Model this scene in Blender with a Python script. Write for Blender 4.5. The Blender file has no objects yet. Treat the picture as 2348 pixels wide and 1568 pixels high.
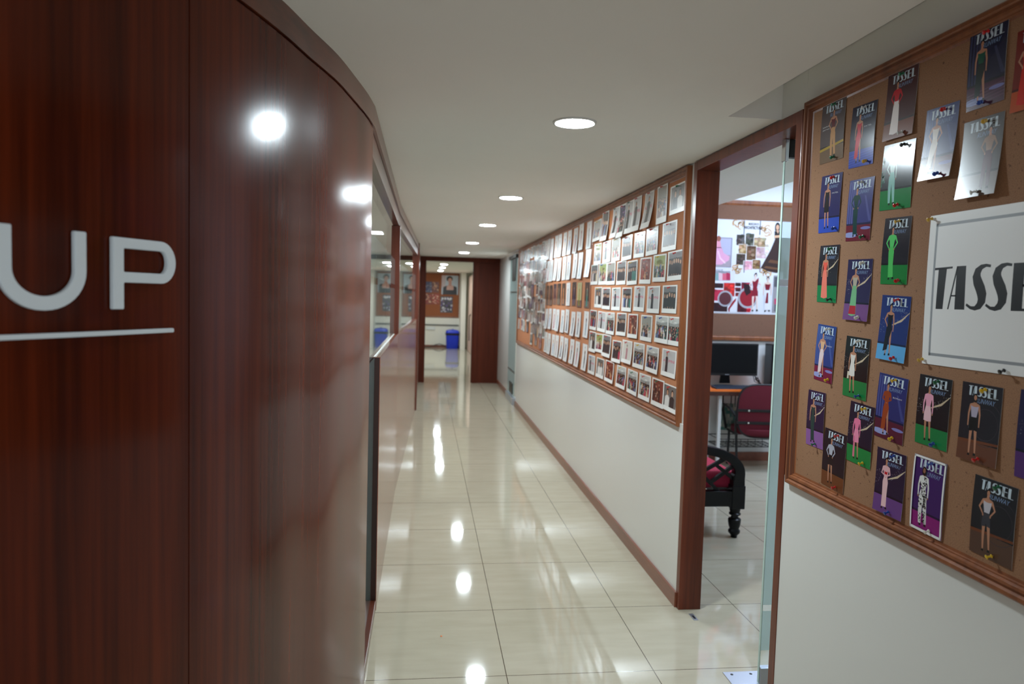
import bpy, bmesh, math, random
from mathutils import Vector, Matrix
C = bpy.context.scene.collection
SC = bpy.context.scene
PI = math.pi
R = random.Random(7)
# ------------------------------------------------------------------ camera model
W, H = 2348, 1568
FPX, YAW, PITCH, ROLL, EYE = 1649.218, 0.120665, -0.061065, 0.02851, 1.49068
_f = Vector((math.sin(YAW)*math.cos(PITCH), math.cos(YAW)*math.cos(PITCH), math.sin(PITCH)))
_r0 = Vector((math.cos(YAW), -math.sin(YAW), 0)); _u0 = _r0.cross(_f)
_r = _r0*math.cos(ROLL)+_u0*math.sin(ROLL); _u = -_r0*math.sin(ROLL)+_u0*math.cos(ROLL)
def at(px, py, ax, val):
    """measure: the point of the plane axis=val that the photograph shows at px,py"""
    d = _f+_r*((px-W/2)/FPX)-_u*((py-H/2)/FPX)
    o = Vector((0, 0, EYE)); t = (val-o[ax])/d[ax]
    return o+d*t
cd = bpy.data.cameras.new('camera'); cam = bpy.data.objects.new('camera', cd); C.objects.link(cam)
cd.sensor_width = 36; cd.lens = FPX/W*36; cd.clip_start = .02; cd.clip_end = 100
M = Matrix((_r, _u, -_f)).transposed().to_4x4(); M.translation = (0, 0, EYE); cam.matrix_world = M
cd.dof.use_dof = True; cd.dof.focus_distance = 2.3; cd.dof.aperture_fstop = 3.4
SC.camera = cam
# ------------------------------------------------------------------ materials
def lin(c):
    return tuple((x/12.92 if x <= .04045 else ((x+.055)/1.055)**2.4) for x in c)
def rgb(r, g, b): return lin((r/255, g/255, b/255))
def newmat(name):
    m = bpy.data.materials.new(name); m.use_nodes = True
    nt = m.node_tree; b = nt.nodes['Principled BSDF']
    return m, nt, b
def N(nt, t, **kw):
    n = nt.nodes.new(t)
    for k, v in kw.items(): setattr(n, k, v)
    return n
def plain(name, col, rough=.5, metal=0, spec=.5, coat=0, noise=0, bump=0, nscale=30):
    m, nt, b = newmat(name)
    b.inputs['Base Color'].default_value = (*col, 1); b.inputs['Roughness'].default_value = rough
    b.inputs['Metallic'].default_value = metal; b.inputs['Specular IOR Level'].default_value = spec
    b.inputs['Coat Weight'].default_value = coat; b.inputs['Coat Roughness'].default_value = .08
    if noise or bump:
        tc = N(nt, 'ShaderNodeTexCoord'); nz = N(nt, 'ShaderNodeTexNoise'); nz.inputs['Scale'].default_value = nscale
        nz.inputs['Detail'].default_value = 5; nt.links.new(tc.outputs['Object'], nz.inputs['Vector'])
        if noise:
            mx = N(nt, 'ShaderNodeMix', data_type='RGBA')
            mx.inputs[6].default_value = (*[max(0, c*(1-noise)) for c in col], 1); mx.inputs[7].default_value = (*[min(1, c*(1+noise)) for c in col], 1)
            nt.links.new(nz.outputs['Fac'], mx.inputs[0]); nt.links.new(mx.outputs[2], b.inputs['Base Color'])
        if bump:
            bp = N(nt, 'ShaderNodeBump'); bp.inputs['Strength'].default_value = bump; bp.inputs['Distance'].default_value = .01
            nt.links.new(nz.outputs['Fac'], bp.inputs['Height']); nt.links.new(bp.outputs['Normal'], b.inputs['Normal'])
    return m
def wood(name, ca, cb, scale=(45, 45, 1.2), rough=.2, coat=.4, coatr=.1, spec=.5, wobble=0.):
    m, nt, b = newmat(name)
    tc = N(nt, 'ShaderNodeTexCoord'); mp = N(nt, 'ShaderNodeMapping'); mp.inputs['Scale'].default_value = scale
    n1 = N(nt, 'ShaderNodeTexNoise'); n1.inputs['Scale'].default_value = 1; n1.inputs['Detail'].default_value = 6; n1.inputs['Roughness'].default_value = .65
    mp2 = N(nt, 'ShaderNodeMapping'); mp2.inputs['Scale'].default_value = tuple(s*.18 for s in scale)
    n2 = N(nt, 'ShaderNodeTexNoise'); n2.inputs['Scale'].default_value = 1; n2.inputs['Detail'].default_value = 2
    L = nt.links.new
    L(tc.outputs['Object'], mp.inputs[0]); L(mp.outputs[0], n1.inputs['Vector']); L(tc.outputs['Object'], mp2.inputs[0]); L(mp2.outputs[0], n2.inputs['Vector'])
    ad = N(nt, 'ShaderNodeMath', operation='MULTIPLY_ADD'); ad.inputs[1].default_value = .6
    L(n1.outputs['Fac'], ad.inputs[0]); 
    a2 = N(nt, 'ShaderNodeMath', operation='MULTIPLY'); a2.inputs[1].default_value = .4; L(n2.outputs['Fac'], a2.inputs[0]); L(a2.outputs[0], ad.inputs[2])
    cr = N(nt, 'ShaderNodeValToRGB'); cr.color_ramp.elements[0].position = .36; cr.color_ramp.elements[1].position = .64
    cr.color_ramp.elements[0].color = (*cb, 1); cr.color_ramp.elements[1].color = (*ca, 1)
    L(ad.outputs[0], cr.inputs[0]); L(cr.outputs[0], b.inputs['Base Color'])
    b.inputs['Roughness'].default_value = rough; b.inputs['Coat Weight'].default_value = coat; b.inputs['Coat Roughness'].default_value = coatr
    b.inputs['Specular IOR Level'].default_value = spec
    if wobble:
        nb = N(nt, 'ShaderNodeTexNoise'); nb.inputs['Scale'].default_value = 3.; nb.inputs['Detail'].default_value = 6; nb.inputs['Roughness'].default_value = .6
        L(tc.outputs['Object'], nb.inputs['Vector'])
        bp = N(nt, 'ShaderNodeBump'); bp.inputs['Strength'].default_value = wobble; bp.inputs['Distance'].default_value = .02
        L(nb.outputs['Fac'], bp.inputs['Height']); L(bp.outputs['Normal'], b.inputs['Coat Normal']); L(bp.outputs['Normal'], b.inputs['Normal'])
    return m
def schlick(nt):
    g = N(nt, 'ShaderNodeNewGeometry'); d = N(nt, 'ShaderNodeVectorMath', operation='DOT_PRODUCT')
    nt.links.new(g.outputs['Incoming'], d.inputs[0]); nt.links.new(g.outputs['Normal'], d.inputs[1])
    a = N(nt, 'ShaderNodeMath', operation='ABSOLUTE'); nt.links.new(d.outputs['Value'], a.inputs[0])
    s = N(nt, 'ShaderNodeMath', operation='SUBTRACT'); s.inputs[0].default_value = 1; nt.links.new(a.outputs[0], s.inputs[1])
    p = N(nt, 'ShaderNodeMath', operation='POWER'); p.inputs[1].default_value = 5; nt.links.new(s.outputs[0], p.inputs[0])
    q = N(nt, 'ShaderNodeMath', operation='MULTIPLY_ADD'); q.inputs[1].default_value = .95; q.inputs[2].default_value = .045; nt.links.new(p.outputs[0], q.inputs[0])
    return q.outputs[0]
def glass(name, tint, film=None, amount=0, rough=0.):
    """thin clear sheet; film = colour of a frosted layer, amount = how much it hides"""
    m, nt, b = newmat(name); nt.nodes.remove(b); out = nt.nodes['Material Output']; L = nt.links.new
    tr = N(nt, 'ShaderNodeBsdfTransparent'); tr.inputs[0].default_value = (*tint, 1)
    gl = N(nt, 'ShaderNodeBsdfGlossy'); gl.inputs['Roughness'].default_value = rough; gl.inputs[0].default_value = (.95, .97, .96, 1)
    base = tr.outputs[0]
    if film:
        df = N(nt, 'ShaderNodeBsdfDiffuse'); df.inputs[0].default_value = (*film, 1)
        tl = N(nt, 'ShaderNodeBsdfTranslucent'); tl.inputs[0].default_value = (*film, 1)
        m1 = N(nt, 'ShaderNodeMixShader'); m1.inputs[0].default_value = .45; L(df.outputs[0], m1.inputs[1]); L(tl.outputs[0], m1.inputs[2])
        m2 = N(nt, 'ShaderNodeMixShader'); m2.inputs[0].default_value = amount; L(base, m2.inputs[1]); L(m1.outputs[0], m2.inputs[2]); base = m2.outputs[0]
    mx = N(nt, 'ShaderNodeMixShader'); L(schlick(nt), mx.inputs[0]); L(base, mx.inputs[1]); L(gl.outputs[0], mx.inputs[2]); L(mx.outputs[0], out.inputs[0])
    return m
def emit(name, col, s):
    m, nt, b = newmat(name)
    b.inputs['Base Color'].default_value = (.8, .8, .8, 1); b.inputs['Emission Color'].default_value = (*col, 1); b.inputs['Emission Strength'].default_value = s
    return m
def printmat(name, rough, coat=0, bump=0):
    m, nt, b = newmat(name)
    a = N(nt, 'ShaderNodeAttribute', attribute_name='print'); nt.links.new(a.outputs['Color'], b.inputs['Base Color'])
    b.inputs['Roughness'].default_value = rough; b.inputs['Coat Weight'].default_value = coat; b.inputs['Coat Roughness'].default_value = .12; b.inputs['Specular IOR Level'].default_value = .45
    return m
def tilemat():
    m, nt, b = newmat('polished_tile'); L = nt.links.new
    tc = N(nt, 'ShaderNodeTexCoord'); sp = N(nt, 'ShaderNodeSeparateXYZ'); L(tc.outputs['Object'], sp.inputs[0])
    def line(o, off):
        a = N(nt, 'ShaderNodeMath', operation='SUBTRACT'); a.inputs[1].default_value = off; L(o, a.inputs[0])
        p = N(nt, 'ShaderNodeMath', operation='PINGPONG'); p.inputs[1].default_value = .3; L(a.outputs[0], p.inputs[0])
        c = N(nt, 'ShaderNodeMath', operation='LESS_THAN'); c.inputs[1].default_value = .0017; L(p.outputs[0], c.inputs[0]); return c.outputs[0]
    mx = N(nt, 'ShaderNodeMath', operation='MAXIMUM'); L(line(sp.outputs[0], .3478), mx.inputs[0]); L(line(sp.outputs[1], 2.737), mx.inputs[1])
    mp = N(nt, 'ShaderNodeMapping'); mp.inputs['Scale'].default_value = (2.2, 9, 1); nz = N(nt, 'ShaderNodeTexNoise'); nz.inputs['Scale'].default_value = 2; nz.inputs['Detail'].default_value = 5
    L(tc.outputs['Object'], mp.inputs[0]); L(mp.outputs[0], nz.inputs['Vector'])
    cr = N(nt, 'ShaderNodeValToRGB'); cr.color_ramp.elements[0].position = .3; cr.color_ramp.elements[1].position = .7
    cr.color_ramp.elements[0].color = (*rgb(180, 170, 148), 1); cr.color_ramp.elements[1].color = (*rgb(188, 178, 157), 1); L(nz.outputs['Fac'], cr.inputs[0])
    mc = N(nt, 'ShaderNodeMix', data_type='RGBA'); mc.inputs[7].default_value = (*rgb(72, 60, 46), 1); L(mx.outputs[0], mc.inputs[0]); L(cr.outputs[0], mc.inputs[6]); L(mc.outputs[2], b.inputs['Base Color'])
    b.inputs['Roughness'].default_value = .05; b.inputs['Specular IOR Level'].default_value = .55
    return m
def corkmat(name, col):
    m, nt, b = newmat(name); L = nt.links.new
    tc = N(nt, 'ShaderNodeTexCoord')
    n1 = N(nt, 'ShaderNodeTexNoise'); n1.inputs['Scale'].default_value = 420; n1.inputs['Detail'].default_value = 3
    n2 = N(nt, 'ShaderNodeTexNoise'); n2.inputs['Scale'].default_value = 110; n2.inputs['Detail'].default_value = 2
    L(tc.outputs['Object'], n1.inputs['Vector']); L(tc.outputs['Object'], n2.inputs['Vector'])
    cr = N(nt, 'ShaderNodeValToRGB'); e = cr.color_ramp.elements
    e[0].position = .3; e[0].color = (*[c*.72 for c in col], 1); e[1].position = .72; e[1].color = (*[c*1.25 for c in col], 1)
    L(n1.outputs['Fac'], cr.inputs[0])
    c2 = N(nt, 'ShaderNodeValToRGB'); c2.color_ramp.elements[0].position = .27; c2.color_ramp.elements[1].position = .33
    c2.color_ramp.elements[0].color = (.45, .4, .36, 1); c2.color_ramp.elements[1].color = (1, 1, 1, 1); L(n2.outputs['Fac'], c2.inputs[0])
    mx = N(nt, 'ShaderNodeMix', data_type='RGBA', blend_type='MULTIPLY'); mx.inputs[0].default_value = 1; L(cr.outputs[0], mx.inputs[6]); L(c2.outputs[0], mx.inputs[7]); L(mx.outputs[2], b.inputs['Base Color'])
    b.inputs['Roughness'].default_value = .85
    return m
WA, WB = rgb(102, 37, 14), rgb(62, 20, 7)
M_wood = wood('mahogany_veneer', WA, WB, (46, 46, 1.0), .2, .12, .1, .16, wobble=.03)
M_woodh = wood('mahogany_trim', rgb(112, 52, 30), rgb(74, 32, 18), (30, 2.0, 30), .28, .4, .12)
M_woodv = wood('mahogany_post', rgb(118, 52, 28), rgb(76, 31, 16), (36, 36, 1.4), .28, .12, .1, .35)
M_half = wood('laminate_panel', rgb(150, 80, 56), rgb(104, 52, 36), (40, 40, .8), .22, .5, .1, wobble=.05)
M_dark = wood('dark_end_grain', rgb(60, 26, 14), rgb(40, 17, 10), (36, 36, 1.4), .45, .1, .2)
M_farw = wood('dark_mahogany', rgb(92, 40, 23), rgb(68, 28, 16), (20, 20, .9), .5, .0, .15, .15)
M_frame = wood('board_frame_wood', rgb(152, 90, 52), rgb(112, 62, 34), (40, 3, 40), .4, .05, .15, .4)
M_base = wood('skirting_wood', rgb(146, 84, 58), rgb(116, 62, 42), (30, 2, 30), .3, .3, .15)
M_pink = plain('pink_laminate', rgb(205, 170, 150), .4)
M_ceil = plain('ceiling_paint', rgb(244, 241, 234), .75, noise=.02, nscale=3, bump=.06)
M_wall = plain('white_laminate', rgb(228, 228, 222), .16, spec=.5, bump=.03, nscale=4)
M_paint = plain('wall_paint', rgb(226, 228, 224), .6)
M_cream = plain('cream_paint', rgb(232, 228, 214), .6)
M_tile = tilemat()
M_cork = corkmat('cork_near', rgb(150, 108, 76)); M_cork2 = corkmat('cork_far', rgb(182, 116, 74)); M_cork4 = corkmat('cork_end', rgb(150, 88, 54)); M_cork3 = corkmat('cork_room', rgb(124, 88, 68))
M_glass = glass('clear_glass', (.90, .96, .94)); M_film = glass('frosted_film', (.9, .96, .94), rgb(190, 218, 216), .48, .02)
M_filmd = glass('frosted_door_film', (.85, .95, .92), rgb(196, 220, 214), .93, .05)
M_gedge = plain('glass_edge', rgb(190, 215, 205), .2, noise=.2, nscale=20)
M_black = plain('black_plastic', (.008, .008, .009), .3); M_blackm = plain('black_metal', (.012, .012, .013), .4, .3)
M_blackw = plain('black_lacquer', (.004, .004, .0045), .3, spec=.25)
M_darkfit = plain('dark_metal_fitting', (.03, .028, .026), .4, .6)
M_steel = plain('brushed_steel', rgb(188, 192, 200), .35, .8); M_chrome = plain('chrome', (.8, .8, .8), .15, 1)
M_letter = plain('grey_white_acrylic', rgb(230, 238, 242), .45)
M_red = plain('burgundy_fabric', rgb(92, 10, 28), .9, noise=.15, nscale=80); M_cush = plain('crimson_cushion', rgb(176, 36, 66), .85, noise=.1, nscale=60)
M_orange = plain('orange_laminate', rgb(240, 120, 42), .4); M_deskedge = plain('desk_edge_brown', rgb(70, 36, 24), .5)
M_whitem = plain('white_metal', rgb(215, 215, 210), .4); M_key = plain('slate_keyboard', rgb(52, 60, 74), .55)
M_blue = plain('blue_plastic', rgb(20, 50, 190), .4); M_bag = plain('bin_liner', (.01, .01, .012), .35)
M_print = printmat('matt_print', .42); M_gloss = printmat('glossy_photo_paper', .2, .0); M_photo = printmat('photo_paper', .27, .25)
M_cloth = printmat('patterned_cloth', .9)
M_lamp = emit('lamp_diffuser', (.80, .93, 1.), 222.0); M_fillc = emit('side_room_fill', (.6, .75, 1.), 19); M_lampl = emit('panel_diffuser', (.95, .97, 1.), 14.)  # the cool one is for the added side-room fill panels
M_trunk = plain('grey_trunking', rgb(104, 104, 100), .5)
M_putty = plain('white_putty', rgb(216, 214, 206), .3, noise=.35, nscale=14, bump=.6)
PINCOL = {'red': rgb(190, 24, 24), 'green': rgb(14, 96, 62), 'blue': rgb(22, 66, 150), 'yellow': rgb(216, 176, 26), 'gold': rgb(200, 160, 60), 'silver': rgb(200, 200, 195), 'white': rgb(222, 220, 208), 'purple': rgb(70, 40, 120), 'black': (.02, .02, .022)}
M_pin = {k: plain('pin_'+k, v, .3, coat=.4) for k, v in PINCOL.items()}
# ------------------------------------------------------------------ mesh helper
class MB:
    def __init__(s): s.v = []; s.f = []; s.c = []; s.m = []
    def face(s, pts, col=None, mi=0):
        n = len(s.v); s.v += [tuple(p) for p in pts]; s.f.append(list(range(n, n+len(pts)))); s.c.append(col or (1, 1, 1)); s.m.append(mi)
    def mesh(s, vs, fs, col=None, mi=0):
        n = len(s.v); s.v += [tuple(p) for p in vs]
        for f in fs: s.f.append([i+n for i in f]); s.c.append(col or (1, 1, 1)); s.m.append(mi)
    def box(s, a, b, col=None, mi=0):
        x0, x1 = sorted((a[0], b[0])); y0, y1 = sorted((a[1], b[1])); z0, z1 = sorted((a[2], b[2]))
        s.mesh([(x0, y0, z0), (x1, y0, z0), (x1, y1, z0), (x0, y1, z0), (x0, y0, z1), (x1, y0, z1), (x1, y1, z1), (x0, y1, z1)],
               [(0, 3, 2, 1), (4, 5, 6, 7), (0, 1, 5, 4), (1, 2, 6, 5), (2, 3, 7, 6), (3, 0, 4, 7)], col, mi); return s
    def prism(s, pts, z0, z1, col=None):
        """plan polygon (counter-clockwise) extruded in z"""
        n = len(pts); s.mesh([(p[0], p[1], z0) for p in pts]+[(p[0], p[1], z1) for p in pts],
               [tuple(range(n-1, -1, -1)), tuple(range(n, 2*n))]+[(i, (i+1) % n, n+(i+1) % n, n+i) for i in range(n)], col); return s
    def prism_axis(s, pts, ax, a, b):
        """polygon in the other two axes extruded along ax"""
        n = len(pts)
        def P(p, t):
            if ax == 0: return (t, p[0], p[1])
            if ax == 1: return (p[0], t, p[1])
            return (p[0], p[1], t)
        s.mesh([P(p, a) for p in pts]+[P(p, b) for p in pts], [tuple(range(n)), tuple(range(2*n-1, n-1, -1))]+[(i, n+i, n+(i+1) % n, (i+1) % n) for i in range(n)]); return s
    def tube(s, pts, r, seg=10, caps=True, col=None):
        pts = [Vector(p) for p in pts]; n = len(pts); vs = []; rr = r if isinstance(r, (list, tuple)) else [r]*n
        up = None
        for i, p in enumerate(pts):
            d = (pts[min(i+1, n-1)]-pts[max(i-1, 0)]).normalized()
            if up is None: up = d.orthogonal().normalized()
            up = (up-d*up.dot(d)).normalized(); w = d.cross(up)
            for k in range(seg):
                a = 2*PI*k/seg; vs.append(p+(up*math.cos(a)+w*math.sin(a))*rr[i])
        fs = [(i*seg+k, i*seg+(k+1) % seg, (i+1)*seg+(k+1) % seg, (i+1)*seg+k) for i in range(n-1) for k in range(seg)]
        if caps: fs += [tuple(range(seg-1, -1, -1)), tuple((n-1)*seg+k for k in range(seg))]
        s.mesh(vs, fs, col); return s
    def lathe(s, prof, seg=20, axis=2, o=(0, 0, 0)):
        vs = []; n = len(prof)
        for r, h in prof:
            for k in range(seg):
                a = 2*PI*k/seg; p = [r*math.cos(a), r*math.sin(a), h]
                if axis == 0: p = [h, p[0], p[1]]
                vs.append((p[0]+o[0], p[1]+o[1], p[2]+o[2]))
        fs = [(i*seg+k, i*seg+(k+1) % seg, (i+1)*seg+(k+1) % seg, (i+1)*seg+k) for i in range(n-1) for k in range(seg)]
        fs += [tuple(range(seg-1, -1, -1)), tuple((n-1)*seg+k for k in range(seg))]
        s.mesh(vs, fs); return s
    def data(s, name, mat, smooth=None, bevel=0, fix=True):
        me = bpy.data.meshes.new(name); me.from_pydata(s.v, [], s.f)
        for mt in (mat if isinstance(mat, list) else [mat]): me.materials.append(mt)
        for p, mi in zip(me.polygons, s.m): p.material_index = mi
        if fix or bevel:
            bm = bmesh.new(); bm.from_mesh(me)
            if bevel: bmesh.ops.bevel(bm, geom=bm.edges[:], offset=bevel, segments=2, profile=.6, affect='EDGES', clamp_overlap=True)
            bmesh.ops.recalc_face_normals(bm, faces=bm.faces); bm.to_mesh(me); bm.free()
        if smooth is not None:
            for p in me.polygons: p.use_smooth = True
            me.set_sharp_from_angle(angle=math.radians(smooth))
        return me
    def build(s, name, mat, parent=None, smooth=None, bevel=0, loc=None):
        return link(name, s.data(name, mat, smooth, bevel), parent, loc)
def link(name, me, parent=None, loc=None):
    o = bpy.data.objects.new(name, me); C.objects.link(o); o.parent = parent
    if loc is not None: o.location = loc
    return o
def tag(o, label, cat, group=None):
    o['label'] = label; o['category'] = cat
    if group: o['group'] = group
    return o
def thing(name, label, cat, loc=(0, 0, 0), rotz=0, group=None):
    o = bpy.data.objects.new(name, None); C.objects.link(o); o.location = loc; o.rotation_euler = (0, 0, rotz)
    return tag(o, label, cat, group)
def struct(name, mb, mat, parent=None, **kw):
    o = mb.build(name, mat, parent, **kw)
    if parent is None: o['kind'] = 'structure'
    return o
def box(a, b): return MB().box(a, b)
# ------------------------------------------------------------------ flat prints: coloured layers on a sheet
def S3(c): return lin(tuple(x/255 for x in c)) if max(c) > 1 else c
class Sheet:
    """2-D artwork: polygons in sheet coordinates (x right, y up, metres), each on a thin ink layer"""
    DZ = 1.5e-5
    def __init__(s, w, h): s.w = w; s.h = h; s.items = []; s.k = 1
    def layer(s): s.k += 1
    def poly(s, pts, col): s.items.append((s.k, [tuple(p) for p in pts], S3(col)))
    def rect(s, x0, y0, x1, y1, col): s.poly([(x0, y0), (x1, y0), (x1, y1), (x0, y1)], col)
    def ell(s, x, y, a, b, col, n=14, rot=0):
        c, q = math.cos(rot), math.sin(rot)
        s.poly([(x+a*math.cos(t)*c-b*math.sin(t)*q, y+a*math.cos(t)*q+b*math.sin(t)*c) for t in [2*PI*i/n for i in range(n)]], col)
    def stroke(s, pts, wid, col):
        P = [Vector((p[0], p[1])) for p in pts]; n = len(P); L = []; Q = []
        for i in range(n):
            d = (P[min(i+1, n-1)]-P[max(i-1, 0)]).normalized(); nn = Vector((-d.y, d.x)); w = (wid[i] if isinstance(wid, (list, tuple)) else wid)/2
            L.append(P[i]+nn*w); Q.append(P[i]-nn*w)
        for i in range(n-1): s.poly([L[i], Q[i], Q[i+1], L[i+1]], col)
    def mesh(s, name, mat, curl=0, side=0, paper=(240, 240, 236), thick=4e-4, cuts=7, wave=0):
        mb = MB(); w, h = s.w, s.h
        mb.box((-w/2, -h, 0), (w/2, 0, thick), S3(paper))
        for k, pts, col in s.items:
            q = []
            for p in pts:
                p2 = (min(max(p[0], -w/2), w/2), min(max(p[1]-h, -h), 0))
                if not q or (abs(q[-1][0]-p2[0])+abs(q[-1][1]-p2[1])) > 1e-7: q.append(p2)
            if len(q) > 2 and abs(q[0][0]-q[-1][0])+abs(q[0][1]-q[-1][1]) < 1e-7: q.pop()
            A = sum(q[i][0]*q[(i+1) % len(q)][1]-q[(i+1) % len(q)][0]*q[i][1] for i in range(len(q)))
            if len(q) < 3 or abs(A) < 1e-9: continue
            if A < 0: q.reverse()
            mb.face([(x, y, thick+k*s.DZ) for x, y in q], col)
        me = bpy.data.meshes.new(name); me.from_pydata(mb.v, [], mb.f)
        ca = me.color_attributes.new('print', 'FLOAT_COLOR', 'CORNER')
        for p, c in zip(me.polygons, mb.c):
            for li in p.loop_indices: ca.data[li].color = (*c, 1)
        me.materials.append(mat)
        if curl or wave or side:
            bm = bmesh.new(); bm.from_mesh(me)
            for i in range(1, cuts):
                bmesh.ops.bisect_plane(bm, geom=bm.verts[:]+bm.edges[:]+bm.faces[:], plane_co=(0, -h*i/cuts, 0), plane_no=(0, 1, 0), dist=1e-6)
            for v in bm.verts:
                t = -v.co.y/h*cuts; i = min(cuts-1, max(0, int(t))); g = t-i
                f = [curl*(q/cuts)**2*h+wave*h*math.sin(PI*q/cuts) for q in (i, i+1)]
                v.co.z += f[0]*(1-g)+f[1]*g
            bm.to_mesh(me); bm.free()
        for p in me.polygons: p.use_smooth = bool(curl or wave)
        if curl or wave: me.set_sharp_from_angle(angle=math.radians(40))
        return me
_tc = {}
def text_polys(txt, bold=0.0):
    """outline of a string as triangles, unit cap height, starting at 0,0"""
    if (txt, bold) not in _tc:
        cu = bpy.data.curves.new('t', 'FONT'); cu.body = txt; cu.size = 1; cu.resolution_u = 3; cu.offset = bold
        o = bpy.data.objects.new('t', cu); C.objects.link(o); dg = bpy.context.evaluated_depsgraph_get(); dg.update()
        me = bpy.data.meshes.new_from_object(o.evaluated_get(dg)); V = [v.co.copy() for v in me.vertices]
        x0 = min(v.x for v in V); x1 = max(v.x for v in V); y0 = min(v.y for v in V); y1 = max(v.y for v in V)
        _tc[(txt, bold)] = ([[((V[i].x-x0)/(x1-x0), (V[i].y-y0)/(y1-y0)) for i in p.vertices] for p in me.polygons], (x1-x0)/(y1-y0))
        bpy.data.objects.remove(o); bpy.data.curves.remove(cu); bpy.data.meshes.remove(me)
    return _tc[(txt, bold)]
def put_text(sh, txt, x, y, w, h, col, shear=0, bold=0.):
    for q in text_polys(txt, bold)[0]: sh.poly([(x+u*w+shear*v*h, y+v*h) for u, v in q], col)
# the tall display capitals of the covers, unit height: list of (points, widths) strokes and polygons
def g_T(x): return [('p', [(x, .93), (x+.45, .955), (x+.45, 1.), (x, .985)]), ('p', [(x+.08, 0), (x+.26, 0), (x+.31, .96), (x+.1, .96)])]
def g_A(x): return [('p', [(x, 0), (x+.035, 0), (x+.215, 1.), (x+.18, 1.)]), ('p', [(x+.18, 0), (x+.42, 0), (x+.40, 1.), (x+.18, 1.)]), ('p', [(x+.08, .3), (x+.2, .3), (x+.2, .335), (x+.08, .335)])]
def g_S(x):
    P = [(.5, .965), (.4, .985), (.3, .955), (.225, .87), (.2, .75), (.235, .62), (.3, .48), (.345, .34), (.345, .2), (.29, .09), (.2, .035), (.1, .05), (.0, .12)]
    Wd = [.05, .06, .10, .17, .21, .235, .24, .235, .2, .15, .085, .06, .05]
    return [('s', [(x+a, b) for a, b in P], Wd)]
def g_E(x, n=3):
    r = [('p', [(x, 0), (x+.22, 0), (x+.22, 1), (x, 1)])]
    for y in ((0, .5, .945) if n == 3 else (0,)): r.append(('p', [(x+.2, y), (x+.44, y), (x+.44, y+.055), (x+.2, y+.055)]))
    return r
GLY = g_T(0)+g_A(.375)+g_S(.83)+g_S(1.27)+g_E(1.8)+g_E(2.32, 1)
def put_tassel(sh, x, y, h, w, col):
    k = w/2.76
    for g in GLY:
        if g[0] == 'p': sh.poly([(x+a*k, y+b*h) for a, b in g[1]], col)
        else: sh.stroke([(x+a*k, y+b*h) for a, b in g[1]], [q*(k+h)/2*.98 for q in g[2]], col)
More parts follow.
